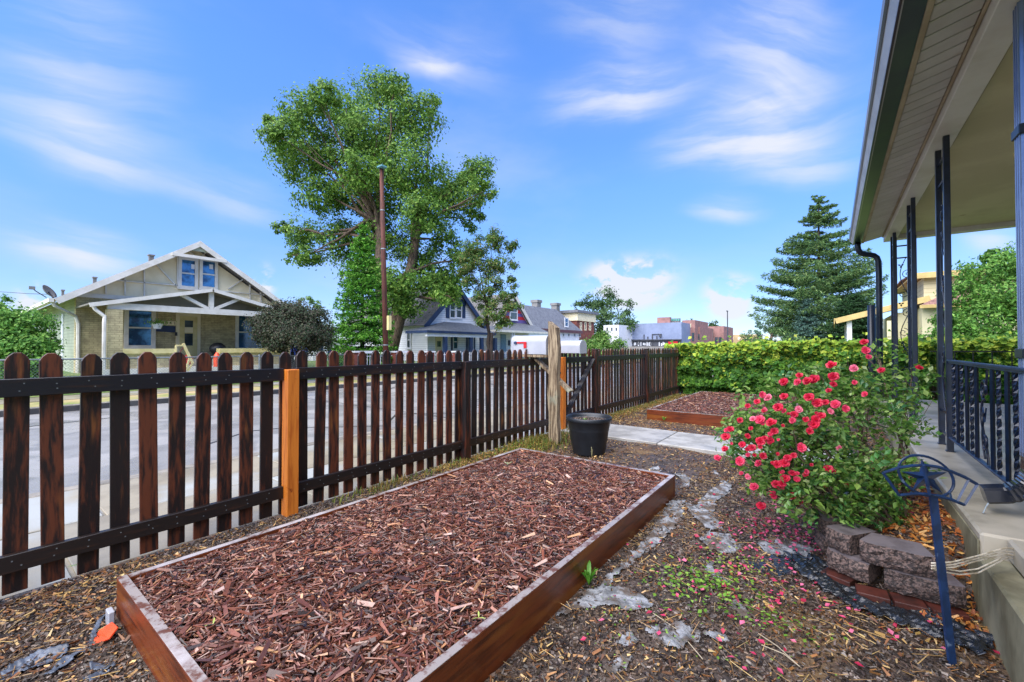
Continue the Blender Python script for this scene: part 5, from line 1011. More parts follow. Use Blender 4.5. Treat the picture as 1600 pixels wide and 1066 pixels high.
fartree('small tree top poking above the brick storefront roof', [(1076,503,6),(1086,507,5)], 125, 0, .5, 3)

# ================================================================== NEIGHBOURING CREAM HOUSE (right, beyond the yard)
nh = empty('cream_house', (6, 27, 0), 'cream house with yellow eaves and red-brown roof beyond the vines on the right', 'house')
NY = 27.0; c0 = at(1433, 432, y=NY); zt = c0[2]; xl = c0[0]
b = MB(); b.b2((xl + .25, NY + .3, 0), (14, NY + 8, zt - .05)); b.build('wall', M_CREAMSID, nh)
b = MB(); b.slab([(xl - .2, NY - .15, zt + .12), (14.5, NY - .15, zt + .12), (14.5, NY + 4.3, zt + .35), (xl - .2, NY + 4.3, zt + .35)], .06); b.slab([(xl - .2, NY + 8.5, zt + .12), (14.5, NY + 8.5, zt + .12), (14.5, NY + 4.301, zt + .35), (xl - .2, NY + 4.301, zt + .35)], .06); rf = b.build('roof', M_REDROOF, nh); MB().b2((xl - .19, NY - .14, zt + .0), (14.45, NY + 8.48, zt + .05)).build('eave_underside', M_YTRIM, rf)
MB().b2((xl - .22, NY - .18, zt - .12), (14.5, NY - .152, zt + .14)).build('eave_board', M_YTRIM, rf); MB().b2((xl - .2, NY - .15, zt - .06), (14.5, NY + .29, zt - .04)).build('eave_soffit', M_YTRIM, rf)
# front wing and porch towards the street
p1 = at(1305, 500, y=NY - .6); p2 = at(1405, 478, y=NY - .6)
b = MB(); b.b2((p2[0] - .1, NY - .2, 0), (xl + .245, NY + 6, 2.9)); b.build('wing_wall', M_CREAMPL, nh)
b = MB(); b.slab([(p1[0], NY - .7, p1[2] + .05), (xl + .3, NY - .7, p1[2] + .05 + (xl + .3 - p1[0]) * .27), (xl + .3, NY + 5, p1[2] + .05 + (xl + .3 - p1[0]) * .27), (p1[0], NY + 5, p1[2] + .05)], .05); pr = b.build('porch_roof', M_REDROOF, nh)
MB().slab([(p1[0] - .02, NY - .725, p1[2] + .06), (xl + .3, NY - .725, p1[2] + .06 + (xl + .3 - p1[0]) * .27), (xl + .3, NY - .70, p1[2] + .06 + (xl + .3 - p1[0]) * .27), (p1[0] - .02, NY - .70, p1[2] + .06)], .26).build('eave_board', M_YTRIM, pr)
MB().b2((p1[0] - .05, NY - .72, p1[2] - .2), (p1[0] - .02, NY + 5, p1[2] + .07)).build('gutter', M_YTRIM, pr)
for yy in (NY - .3, NY + 4.6): MB().b2((p1[0] + .45, yy - .1, 0), (p1[0] + .65, yy + .1, p1[2] - .06)).build('porch_column', M_WHITE, nh)
# low side roof with red-brown shingles
s0 = at(1436, 478, y=NY - 1.6); s1 = at(1485, 440, y=NY - .1); s2 = at(1600, 470, y=NY - 1.6)
b = MB(); b.add([(s0[0], NY - 1.9, s0[2]), (14, NY - 1.9, s0[2]), (14, NY + .28, s1[2]), (s0[0] + 1.9, NY + .28, s1[2]), (s0[0], NY + .28, s0[2])], [(0, 1, 2, 3), (0, 3, 4)]); b.build('side_roof', M_REDROOF, nh, fix=False)
MB().b2((s0[0] - .02, NY - 1.95, s0[2] - .13), (14, NY - 1.9, s0[2] + .01)).build('side_eave', M_YTRIM, nh)
b = MB(); b.b2((s0[0] + .1, NY - 1.5, 0), (14, NY - .25, s0[2] - .05)); b.build('side_wall', M_CREAMPL, nh)
MB().b2((s0[0] - 1.0, NY - .9, 0), (s0[0] - .8, NY - .75, 2.5)).build('corner_post', M_CREAMPL, nh)

# ================================================================== HOUSES ACROSS THE STREET
def win(par, a0, a1, z0, z1, pos, ax='x', fm=M_TRIM, gm=M_GLASS, split=True, fw=.09, name='window', sgn=1, mull=False):
    """double hung window on a wall; ax='x': wall faces +X at x=pos, ax='y': wall faces -Y at y=pos"""
    def bx(b, p0, p1, q0, q1, d0, d1):
        if ax == 'x': b.b2((pos + d0, p0, q0), (pos + d1, p1, q1))
        else: b.b2((p0, pos - d1, q0), (p1, pos - d0, q1))
    b = MB(); bx(b, a0, a0 + fw, z0, z1, .0, .07); bx(b, a1 - fw, a1, z0, z1, 0, .07); bx(b, a0 + fw, a1 - fw, z1 - fw, z1, 0, .068); bx(b, a0 + fw, a1 - fw, z0, z0 + fw, 0, .068)
    bx(b, a0 - .04, a1 + .04, z0 - .05, z0 - .002, 0, .11)
    o = b.build(name, fm, par); zm = z0 + (z1 - z0) * .49
    segs = [(z0 + fw + .002, zm - .03), (zm + .03, z1 - fw - .002)] if split else [(z0 + fw + .002, z1 - fw - .002)]
    for s0_, s1_ in segs:
        b = MB(); bx(b, a0 + fw + .002, a1 - fw - .002, s0_, s1_, .004, .022); b.build('pane', gm, o)
    if split: b = MB(); bx(b, a0 + fw + .002, a1 - fw - .002, zm - .028, zm + .028, 0, .05); b.build('sash_bar', fm, o)
    if mull: b = MB(); m = (a0 + a1) / 2; bx(b, m - .02, m + .02, z0 + fw + .002, z1 - fw - .002, .024, .045); b.build('muntin', fm, o)
    return o
HX = -21.6; hA = at(313, 377, x=HX + .7); YC = hA[1]; RZ = hA[2]; eL = at(86, 466, x=HX + .7); EH = YC - eL[1]; EZ = eL[2]; YL = at(118, 520, x=HX)[1]; YR = 2 * YC - YL; slope = (RZ - EZ) / EH
tb = at(150, 462, x=HX)[2]
hl = empty('brick_bungalow', (HX - 5, YC, .35), 'tan brick bungalow with half-timbered cream gable and deep front porch', 'house')
zat = lambda y: RZ - abs(y - YC) * slope - .16
b = MB(); b.b2((HX - .3, YL, .0), (HX, YR, tb)); b.build('front_wall', M_TANBRICK, hl)
b = MB(); b.b2((HX - 11, YL, .0), (HX - .302, YL + .25, zat(YL) + .02)).b2((HX - 11, YR - .25, .0), (HX - .302, YR, zat(YR) + .02)).b2((HX - 11.2, YL, 0), (HX - 11.002, YR, 2.9)); b.build('side_wall', M_GSIDE, hl)
MB().prism([(YL, tb + .002), (YR, tb + .002), (YR, zat(YR)), (YC, RZ - .18), (YL, zat(YL))], HX - .25, HX - .012, 0).build('gable_wall', M_CREAM, hl)
b = MB(); x0, x1 = HX - 11.6, HX + .7
b.slab([(x0, YC - EH, EZ), (x1, YC - EH, EZ), (x1, YC, RZ), (x0, YC, RZ)], .06); b.slab([(x0, YC + EH, EZ), (x1, YC + EH, EZ), (x1, YC + .001, RZ), (x0, YC + .001, RZ)], .06); rf = b.build('roof', M_ROOFG, hl)
for sg in (-1, 1):
    MB().slab([(x1 - .02, YC + sg * (EH + .02), EZ - .02), (x1 + .03 + .004 * sg, YC + sg * (EH + .02), EZ - .02), (x1 + .03 + .004 * sg, YC - sg * .001, RZ + .01), (x1 - .02, YC - sg * .001, RZ + .01)], .20).build('bargeboard', M_TRIM, rf)
    MB().b2((x0, YC + sg * (EH + .02), EZ - .13), (x1 - .03, YC + sg * (EH + .14), EZ + .0)).build('gutter', M_TRIM, rf)
    MB().slab([(x0, YC + sg * EH, EZ - .075), (x1 - .03, YC + sg * EH, EZ - .075), (x1 - .03, YC + sg * (EH - .9), EZ - .075 + .9 * slope), (x0, YC + sg * (EH - .9), EZ - .075 + .9 * slope)], .015).build('soffit', M_CREAM, rf)
# small peak brace in the gable
k0, k1 = at(268, 398, x=x1), at(358, 398, x=x1)
MB().bar((x1 + .045, YC - .95, RZ - .95 * slope - .06), (x1 + .045, YC + .95, RZ - .95 * slope - .06), .05, .12).build('collar_brace', M_TRIM, rf)
MB().prism([(YC - .55, RZ - .56 * slope - .05), (YC + .55, RZ - .56 * slope - .05), (YC, RZ - .14)], x1 - .1, x1 - .06, 0).build('peak_vent', M_GSIDE, rf)
# half timbering
def tb_(p, q_, w=.11):
    a_, c_ = at(*p, x=HX), at(*q_, x=HX); MB().bar((HX + .012, a_[1], a_[2]), (HX + .012, c_[1], c_[2]), .045, w, up=(1, 0, 0)).build('half_timber', M_TRIM, hl)
MB().b2((HX - .01, YL, tb - .09), (HX + .05, YR, tb + .06)).build('belt_board', M_TRIM, hl)
for p, q_ in (((165, 444), (165, 459)), ((195, 430), (195, 461)), ((225, 416), (225, 463)), ((242, 411), (274, 446)), ((176, 438), (277, 446)), ((380, 436), (356, 452)), ((297, 394), (308, 404)), ((322, 394), (312, 404)), ((390, 440), (390, 470)), ((407, 448), (407, 473)), ((345, 455), (420, 462)), ((277, 400), (277, 450))): tb_(p, q_)
def W2(u0, v0, u1, v1, par=hl, x=HX, **k):
    a_, c_ = at(u0, v1, x=x), at(u1, v0, x=x); return win(par, a_[1], c_[1], a_[2], c_[2], x, **k)
w1 = W2(278, 405, 309, 450, gm=M_GLASSB, fw=.11); w2 = W2(311, 407, 340, 451, gm=M_GLASSB, fw=.11)
for ww, u in ((w1, 302), (w2, 330)):
    c = at(u, 417, x=HX + .03); MB().b2((HX + .024, c[1] - .07, c[2] - .1), (HX + .028, c[1] + .07, c[2] + .1)).build('sticker', M_WHITE, ww)
W2(193, 480, 243, 545, gm=M_GLASSB, fw=.13); W2(367, 491, 409, 548, gm=M_GLASS, fw=.13)
a_, c_ = at(274, 575, x=HX), at(313, 491, x=HX); dz = .85; dr_ = MB().b2((HX + .001, a_[1], dz), (HX + .05, c_[1], c_[2])).build('door_frame', M_CREAM, hl)
a2, c2 = a_[1] + .12, c_[1] - .12; b = MB(); b.b2((HX + .052, a2, dz + .02), (HX + .075, c2, c_[2] - .12)); dd = b.build('door', M_YCAP, hl)
m0, m1 = dz + .5, c_[2] - .3; mm_ = (m0 + m1) / 2
MB().b2((HX + .076, a2 + .16, m0), (HX + .082, c2 - .16, mm_ - .02)).build('pane', M_GLASSG, dd); MB().b2((HX + .076, a2 + .16, mm_ + .02), (HX + .082, c2 - .16, m1)).build('pane', M_CREAM, dd); MB().b2((HX + .083, a2 + .16, m1 - .28), (HX + .086, c2 - .16, m1)).build('pane', M_GLASSG, dd)
MB().b2((HX + .05, a_[1] - .04, 1.75), (HX + .10, a_[1] + .03, 1.9)).build('door_lock', M_BLACKIRON, hl)
# house number board and blue sign on the porch wall
c = at(263, 505, x=HX + .02); nb_ = MB().b2((HX + .003, c[1] - .30, c[2] - .085), (HX + .03, c[1] + .30, c[2] + .085)).build('number_board', M_CREAM, hl)
for i, ch in enumerate('4841'):
    cu = bpy.data.curves.new('digit', 'FONT'); cu.body = ch; cu.size = .17; cu.extrude = .003; cu.align_x = 'CENTER'; cu.align_y = 'CENTER'; to = bpy.data.objects.new('tmp', cu); COL.objects.link(to)
    bpy.context.view_layer.update(); me = bpy.data.meshes.new_from_object(to.evaluated_get(bpy.context.evaluated_depsgraph_get())); bpy.data.objects.remove(to); me.materials.clear(); me.materials.append(M_REDBRICK)
    me.transform(Matrix.Translation(Vector((HX + .033, c[1] - .21 + i * .14, c[2])) - wloc(hl)) @ Matrix.Rotation(PI / 2, 4, 'Z') @ Matrix.Rotation(PI / 2, 4, 'X')); o = bpy.data.objects.new('digit', me); COL.objects.link(o); o.parent = nb_
c = at(259, 514, x=HX + .02); MB().box((HX + .02, c[1], c[2]), (.03, .62, .26), M=Matrix.Rotation(-.05, 3, 'X')).build('wall_sign', M_NAVYT, hl)
# porch
PX = HX + 2.7; pa = at(333, 451, x=PX); pl = at(140, 473, x=PX); PYc = pa[1]; PH = PYc - pl[1]; ps = (pa[2] - pl[2]) / PH
PH2 = PH * .92
b = MB(); b.slab([(HX + .03, PYc - PH, pl[2]), (PX, PYc - PH, pl[2]), (PX, PYc, pa[2]), (HX + .03, PYc, pa[2])], .05); b.slab([(HX + .03, PYc + PH, pl[2]), (PX, PYc + PH, pl[2]), (PX, PYc + .001, pa[2]), (HX + .03, PYc + .001, pa[2])], .05); prf = b.build('porch_roof', M_ROOFP, hl)
for sg in (-1, 1): MB().slab([(PX - .01, PYc + sg * (PH + .02), pl[2] - .01), (PX + .035, PYc + sg * (PH + .02), pl[2] - .01), (PX + .035, PYc, pa[2] + .01), (PX - .01, PYc, pa[2] + .01)], .13).build('bargeboard', M_TRIM, prf)
bm0 = at(187, 474, x=PX - .25); bm1 = at(187, 484, x=PX - .25); bz1, bz0 = bm0[2], bm1[2]
MB().b2((PX - .30, PYc - PH + .45, bz0), (PX - .12, PYc + PH - .45, bz1)).build('porch_beam', M_TRIM, hl)
MB().prism([(PYc - PH + .6, bz1 + .01), (PYc + PH - .6, bz1 + .01), (PYc, pa[2] - .1)], PX - 1.0, PX - .95, 0).build('pediment', M_GREYW, hl)
MB().b2((PX - .26, PYc - .08, bz1), (PX - .14, PYc + .08, pa[2] - .06)).build('king_post', M_TRIM, prf)
for sg in (-1, 1): MB().bar((PX - .2, PYc + sg * .08, bz1 - .02), (PX - .2, PYc + sg * .95, pa[2] - .95 * ps - .08), .11, .12, up=(1, 0, 0)).build('strut', M_TRIM, prf)
pc0, pc1 = at(166, 540, x=PX - .2)[1], at(190, 540, x=PX - .2)[1]
for y0_ in (pc0, 2 * PYc - pc1): MB().b2((PX - .45, y0_, .3), (PX - .05, y0_ + pc1 - pc0, bz0 - .002)).build('porch_pillar', M_TANBRICK, hl)
cz = at(220, 545, x=PX - .1)[2]; y1 = at(276, 550, x=PX - .1)[1]; y2 = at(343, 550, x=PX - .1)[1]; y3 = at(437, 550, x=PX - .1)[1]; y3 = max(y3, 2 * PYc - pc1)
for (q0, q1) in ((pc1 + .002, y1), (y2, y3 - .002)):
    MB().b2((PX - .38, q0, .3), (PX - .12, q1, cz - .17)).build('porch_parapet', M_TANBRICK, hl); MB().b2((PX - .43, q0 + .001, cz - .168), (PX - .045, q1, cz)).b2((PX - .40, q0 + .001, cz - .22), (PX - .10, q1 - .02, cz - .169)).build('parapet_cap', M_YCAP, hl)
MB().b2((PX - .5, pc0 - .1, .2), (PX + .02, 2 * PYc - pc0 + .1, .56)).build('porch_base', M_TRIM, hl); MB().b2((HX + .002, pc0, .3), (PX - .502, 2 * PYc - pc0, .82)).build('porch_floor', M_CONC, hl)
def dsp2(pts): MB().tube(pts, .055, 6).build('downspout', M_TRIM, hl)
dsp2([(HX + .55, YC - EH - .04, EZ - .1), (HX + .5, YC - EH + .02, EZ - .25), (HX + .1, YL - .02, EZ - .55), (HX + .06, YL + .06, EZ - .8), (HX + .06, YL + .06, .35)])
dsp2([(PX - .1, PYc - PH + .1, pl[2] - .08), (PX - .1, PYc - PH + .15, pl[2] - .2), (PX - .05, pc0 - .07, pl[2] - .42), (PX - .03, pc0 - .08, pl[2] - .6), (PX - .03, pc0 - .08, .35)])
MB().b2((HX - 3.0, YL - .03, .35), (HX - 2.6, YL - .001, 2.6)).b2((HX - 7.0, YL - .03, .35), (HX - 6.8, YL - .001, 2.6)).build('side_trim', M_WHITE, hl)
for i, (yy, s_) in enumerate(((YC - 1.0, .16), (YC - 2.6, .11), (YC - 3.4, .08))):
    z_ = RZ - (YC - yy) * slope; MB().b2((HX - 2 - i, yy - s_ / 2, z_ - .1), (HX - 2 - i + s_, yy + s_ / 2, z_ + .22)).b2((HX - 2.05 - i, yy - s_ * .7, z_ + .22), (HX - 2 - i + s_ + .05, yy + s_ * .7, z_ + .27)).build('roof_vent', M_GREYW, rf)
dish = empty('satellite_dish', (HX + .3, YC - EH - .1, EZ), 'dark satellite dish on the left corner of the bungalow roof', 'satellite dish')
c = Vector(at(76, 456, x=HX + .3)); b = MB(); b.smooth = True; b.lathe([(.0, -.05), (.12, -.04), (.2, -.012), (.245, .03), (.25, .035), (.2, -.002), (.12, -.03), (0, -.04)], 20); o = b.build('reflector', M_GREYW, dish, origin=(0, 0, 0)); o.matrix_basis = Matrix.Translation(c - wloc(dish)) @ Matrix.Rotation(-.9, 4, 'X') @ Matrix.Rotation(.5, 4, 'Y')
MB().tube([at(84, 466, x=HX + .3), at(78, 460, x=HX + .3), c], .025, 6).build('mast', M_DARKW, dish); MB().tube([c + Vector((0, -.05, -.2)), at(56, 455, x=HX + .5), at(49, 449, x=HX + .5)], .015, 5).build('arm', M_DARKW, dish); MB().box(at(50, 450, x=HX + .5), (.1, .14, .1)).build('receiver', M_GREYW, dish)
# porch things
hb = empty('hanging_basket', tuple(at(246, 505, x=PX - .9)), 'white hanging basket with trailing plant at the left porch window', 'plant'); c = Vector(at(246, 508, x=PX - .9))
MB().lathe([(0, -.14), (.10, -.14), (.16, .03), (.17, .05), (.15, .04), (0, .02)], 14, c).build('basket', M_WHITE, hb); MB().tube([c, (c.x, c.y, bz1)], .006, 4).build('hanger', M_WIRE, hb)
leaves('foliage', np.array(c[:]) + rng.normal(0, 1, (220, 3)) * np.array([.13, .15, .06]) + np.array([0, 0, .09]), .07, [hexc('8ab44c'), hexc('6a9a38')], hb, kind='stuff')
ch = empty('folding_chair', tuple(at(291, 575, x=-17.6)), 'pale wooden framed folding chair with red seat on the porch steps', 'chair')
def cb(p, q_, w=.05, m=M_YCAP, nm='frame', x=-17.6): MB().bar(at(*p, x=x), at(*q_, x=x + .001), w, w).build(nm, m, ch)
cb((286, 537), (301, 568), .075); cb((275, 540), (275, 560)); cb((275, 540), (288, 540)); cb((277, 556), (288, 541), .03, M_REDBRICK, 'strap'); cb((296, 560), (291, 578)); cb((301, 568), (293, 580))
MB().bar(at(288, 560, x=-17.8), at(300, 564, x=-17.7), .1, .28).build('seat', M_REDP, ch)
gr = empty('barbecue', tuple(at(342, 570, x=HX + 1.2)), 'black round barbecue grill between the porch parapets', 'barbecue'); c = Vector(at(340, 545, x=HX + 1.4))
b = MB(); b.smooth = True; b.lathe([(0, -.26), (.16, -.22), (.27, -.1), (.30, 0), (.26, .13), (.14, .23), (0, .26)], 18, c); b.build('bowl', M_BLACKIRON, gr)
for a in (0, 2.1, 4.2): MB().tube([c + Vector((.15 * math.cos(a), .15 * math.sin(a), -.2)), (c.x + .3 * math.cos(a), c.y + .3 * math.sin(a), .83)], .015, 5).build('leg', M_BLACKIRON, gr)
c = Vector(at(339, 562, x=-17.4)); b = MB(); b.lathe([(0, -.25), (.1, -.25), (.11, .1), (.06, .2), (.03, .26), (0, .26)], 14, c); tag(b.build('gas_bottle', M_ORANGEP), 'small orange-red bottle on the steps in front of the barbecue', 'bottle')

# chain-link fence and brick pillars on the far side
cf = empty('chain_link_fence', (-16.62, 4, 0), 'low chain-link fence in front of the tan bungalow', 'fence'); ztp = at(10, 563, x=-16.6)[2]
ce_ = at(545, 556, x=-16.6)[1]
MB().tube([(-16.62, -2, ztp), (-16.62, ce_, ztp)], .022, 6).build('top_rail', M_WIRE, cf)
for i in range(8):
    y = -1.6 + i * (ce_ + 1.4) / 7; MB().tube([(-16.62, y, 0), (-16.62, y, ztp + .06)], .028, 6).build('post', M_WIRE, cf)
b = MB()
y = -2
while y < ce_:
    for sg in (-1, 1): b.bar((-16.62, y, .05), (-16.62, y + sg * .9, ztp), .004, .004)
    y += .075
b.build('wire_mesh', M_WIRE, cf)['kind'] = 'stuff'
bf = empty('brick_pillar_fence', (-16.7, 18, 0), 'red brick pillars with white caps joined by white iron pickets along the far sidewalk', 'fence'); pys = []
for u in (556, 617, 671, 711, 757, 774, 800):
    c = at(u, 560, x=-16.7); ztp2 = at(u, 549, x=-16.7)[2]; y = c[1]; pys.append(y)
    o = MB().b2((-16.9, y - .16, -.05), (-16.5, y + .16, ztp2 - .06)).build('brick_pillar', M_REDBRICK, bf); MB().b2((-16.95, y - .21, ztp2 - .058), (-16.45, y + .21, ztp2 + .01)).build('cap', M_WHITE, o)
    if u in (556, 617): MB().b2((-16.94, y + .22, ztp2 - .10), (-16.6, y + .9, ztp2 + .01)).build('rail_cap', M_WHITE, o)
b = MB(); y = pys[0]
while y < pys[-1]: b.b2((-16.71, y, .1), (-16.69, y + .02, ztp2 - .02)); y += .14
b.b2((-16.712, pys[0], ztp2 - .15), (-16.688, pys[-1], ztp2 - .12)); b.build('iron_pickets', M_WHITE, bf)['kind'] = 'stuff'

# utility pole
up_ = empty('utility_pole', tuple(at(604, 600, x=-14.6) * np.array([1, 1, 0])), 'dark red-brown leaning utility pole in front of the big tree', 'utility pole'); c0 = Vector(at(603, 560, x=-14.6)); c0.z = -.1; tpz = at(596, 262, x=-14.6)
c0 = Vector((-14.6, at(604, 560, x=-14.6)[1], -.1)); c1_ = Vector((-14.6, tpz[1], tpz[2])); b = MB(); b.smooth = True; b.tube([c0, c0.lerp(c1_, .5), c1_], [.115, .10, .078], 12); b.build('shaft', M_POLE, up_)
for t in (.12, .17, .62, .8): p = c0.lerp(c1_, t); MB().lathe([(.11 - .035 * t, -.02), (.125 - .035 * t, -.02), (.125 - .035 * t, .02), (.11 - .035 * t, .02)], 12, p).build('band', M_WIRE, up_)
p = Vector(at(608, 505, x=-14.4)); MB().b2((p.x - .06, p.y - .07, p.z - .28), (p.x + .06, p.y + .07, p.z + .30)).build('meter_box', M_YCAP, up_)
p = c1_; MB().cbox((p.x - .08, p.y - .18, p.z - .06), (p.x + .25, p.y + .10, p.z + .02), .02).build('lamp_head', mat('teal_lamp', hexc('5f8f98'), hexc('4f7f88'), rough=.4, bump=0), up_)

# white house with navy trim
WX = -21.2
def gable_house(name, label, X, ap, ev, wallL, depth, wm, rm, tm, over=.35, lowz=None, ridge_mat=None):
    A = at(*ap, x=X + over); E_ = at(*ev, x=X + over); yc, rz = A[1], A[2]; hh = yc - E_[1]; ez = E_[2]; s = (rz - ez) / hh; yl = at(*wallL, x=X)[1]; yr = 2 * yc - yl
    r = empty(name, (X - depth / 2, yc, .35), label, 'house'); zz = lambda y: rz - abs(y - yc) * s - .12
    MB().prism([(yl, .1), (yr, .1), (yr, zz(yr)), (yc, rz - .14), (yl, zz(yl))], X - depth, X, 0).build('wall', wm, r)
    b = MB()
    for sg in (-1, 1): b.slab([(X - depth - .3, yc + sg * hh, ez), (X + over, yc + sg * hh, ez), (X + over, yc + sg * .001, rz), (X - depth - .3, yc + sg * .001, rz)], .06)
    rf_ = b.build('roof', rm, r)
    for sg in (-1, 1): MB().slab([(X + over - .01, yc + sg * (hh + .03), ez - .02), (X + over + .04, yc + sg * (hh + .03), ez - .02), (X + over + .04, yc, rz + .02), (X + over - .01, yc, rz + .02)], .30).build('bargeboard', tm, rf_)
    return r, yc, rz, yl, yr, ez, s
wh, wyc, wrz, wyl, wyr, wez, ws = gable_house('white_house', 'white house with steep gable, navy trim and shutters behind the trees', WX, (717, 446), (663, 508), (668, 520), 9.5, M_WHITESID, M_ROOFG, M_NAVYT)
a_, c_ = at(706, 495, x=WX), at(720, 471, x=WX)
for (q0, q1) in ((702, 711), (712, 721)): W2(q0, 472, q1, 497, par=wh, x=WX, fm=M_WHITE, gm=M_GLASSG, fw=.06)
for (q0, q1) in ((696.5, 701.5), (721.5, 726.5)):
    a_, c_ = at(q0, 497, x=WX), at(q1, 474, x=WX); MB().b2((WX + .002, a_[1], a_[2]), (WX + .05, c_[1], c_[2])).build('shutter', M_NAVYT, wh)
a_, c_ = at(696, 474, x=WX), at(727, 470, x=WX); MB().b2((WX + .055, a_[1], a_[2]), (WX + .12, c_[1], c_[2])).build('window_hood', M_NAVYT, wh)
# porch of the white house
PXW = WX + 2.0
def hip(par, u0, u1, vE, vT, x0, x1, rm, tm, ut0, ut1):
    e0, e1_ = at(u0, vE, x=x1), at(u1, vE, x=x1); t0, t1 = at(ut0, vT, x=x0 + .05), at(ut1, vT, x=x0 + .05); ez_ = e0[2]
    b = MB(); b.add([(x1, e0[1], ez_), (x1, e1_[1], ez_), (x0 + .01, t1[1], t0[2]), (x0 + .01, t0[1], t0[2]), (x0 + .01, e0[1], ez_), (x0 + .01, e1_[1], ez_)], [(0, 1, 2, 3), (0, 3, 4), (1, 5, 2), (0, 4, 5, 1)]); o = b.build('porch_roof', rm, par, fix=False)
    MB().b2((x1 - .05, e0[1], ez_ - .16), (x1 + .02, e1_[1], ez_ - .002)).b2((x0 + .02, e0[1], ez_ - .16), (x1 - .052, e0[1] + .05, ez_ - .002)).build('fascia', tm, o); return e0[1], e1_[1], ez_
f0, f1, fz = hip(wh, 667, 775, 516, 503, WX, PXW, M_ROOFD, M_NAVYT, 694, 735)
MB().b2((PXW - .25, f0 + .1, fz - .36), (PXW - .1, f1 - .1, fz - .162)).build('porch_beam', M_WHITE, wh)
for u, w_ in ((695, .13), (735, .13), (752, .13), (773, .13)):
    y = at(u, 540, x=PXW - .2)[1]; MB().b2((PXW - .26, y - w_, .3), (PXW - .08, y + w_, fz - .362)).build('porch_post', M_NAVYT, wh)
for (q0, q1, v0, v1) in ((707, 715, 522, 546), (731, 739, 522, 546)): W2(q0, v0, q1, v1, par=wh, x=WX, fm=M_WHITE, gm=M_GLASS, fw=.07)
for (q0, q1) in ((704.5, 706.5), (728, 730.5), (740, 742)):
    a_, c_ = at(q0, 548, x=WX), at(q1, 522, x=WX); MB().b2((WX + .002, a_[1], a_[2]), (WX + .04, c_[1], c_[2])).build('shutter', M_NAVYT, wh)
a_, c_ = at(680, 560, x=WX), at(690, 524, x=WX); MB().b2((WX + .002, a_[1], .4), (WX + .05, c_[1], c_[2])).build('door', M_CREAMPL, wh); MB().b2((WX + .052, a_[1] + .12, 1.3), (WX + .06, c_[1] - .12, c_[2] - .4)).build('pane', M_GLASSG, wh)
a_ = at(636, 545, y=wyl); c_ = at(643, 517, y=wyl); win(wh, a_[0], c_[0], a_[2], c_[2], wyl, 'y', fm=M_WHITE, gm=M_GLASSG)
# striped gable house
sh, syc, srz, syl, syr, sez, ss = gable_house('striped_house', 'house with red and purple striped gable and pale blue door', WX, (805, 458), (768, 514), (772, 520), 8.5, M_WHITESID, M_ROOFG, M_TRIM, over=.3)
nst = 9
for i in range(nst):
    z0 = sez + .35 + i * (srz - sez - .6) / nst; z1 = z0 + (srz - sez - .6) / nst - .01; y0_ = min(syr - .2, syc + (srz - z1 - .25) / ss) 
    h0 = (srz - z0 - .30) / ss; h1 = (srz - z1 - .30) / ss
    if h1 < .05: continue
    MB().prism([(syc - h0, z0), (syc + h0, z0), (syc + h1, z1), (syc - h1, z1)], WX + .002, WX + .025, 0).build('siding_stripe', M_STRR if i % 2 == 0 else M_STRP, sh)
W2(796, 476, 808, 500, par=sh, x=WX + .026, fm=M_WHITE, gm=M_GLASSG, fw=.08)
g0, g1_, gz_ = hip(sh, 776, 857, 515, 503, WX, WX + 1.8, M_ROOFD, M_TRIM, 786, 832)
for u in (800, 803): y = at(u, 540, x=WX + 1.6)[1]; MB().b2((WX + 1.5, y - .07, .3), (WX + 1.65, y + .07, gz_ - .165)).build('porch_post', M_WHITE, sh)
for q0, q1, m in ((782, 790, mat('pale_blue_door', hexc('6c94b4'), rough=.4, bump=0)), (765.5, 771, M_NAVYT)): a_, c_ = at(q0, 560, x=WX), at(q1, 523, x=WX); MB().b2((WX + .002, a_[1], .4), (WX + .06, c_[1], c_[2])).build('door', m, sh)
a_, c_ = at(794, 540, x=WX), at(798, 532, x=WX); MB().b2((WX + .002, a_[1], a_[2]), (WX + .1, c_[1], c_[2])).build('wall_box', M_NAVYT, sh)
# slate roofed house, far
SX = -38.0
sl = empty('slate_roof_house', (SX - 5, 70, 0), 'large white house with steep grey slate roof and two chimneys', 'house')
e0 = at(838, 513, x=SX); e1_ = at(908, 513, x=SX); rzz = at(868, 480, x=SX)[2]; ezz = at(870, 515, x=SX)[2]
ya, yb = e0[1] - 3, at(905, 520, x=SX)[1]
MB().b2((SX - 12, ya, 0), (SX, yb, ezz)).build('wall', M_WHITE, sl)
b = MB(); i_ = 2.2; b.add([(SX + .4, ya - .4, ezz), (SX + .4, yb + .4, ezz), (SX - 12.4, yb + .4, ezz), (SX - 12.4, ya - .4, ezz), (SX - i_, ya + i_, rzz), (SX - i_, yb - i_ - 2.5, rzz), (SX - 10, yb - i_ - 2.5, rzz), (SX - 10, ya + i_, rzz)], [(0, 1, 5, 4), (1, 2, 6, 5), (2, 3, 7, 6), (3, 0, 4, 7), (4, 5, 6, 7)]); b.build('roof', M_SLATE, sl)
MB().b2((SX - .1, ya - .5, ezz - .5), (SX + .5, yb + .5, ezz)).build('cornice', mat('maroon_cornice', hexc('5c3a40'), rough=.6, bump=0), sl)
for u, m in ((838, 0), (868, 1)): c = at(u, 478, x=SX - 4); MB().b2((SX - 4.6, c[1] - .6, rzz - 1), (SX - 3.4, c[1] + .6, rzz + 1.0)).b2((SX - 4.75, c[1] - .75, rzz + 1.0), (SX - 3.25, c[1] + .75, rzz + 1.45)).build('chimney', M_GREYW, sl)
W2(882, 497, 888, 511, par=sl, x=SX + .1, fm=M_WHITE, gm=M_GLASS, fw=.18, name='dormer_window')
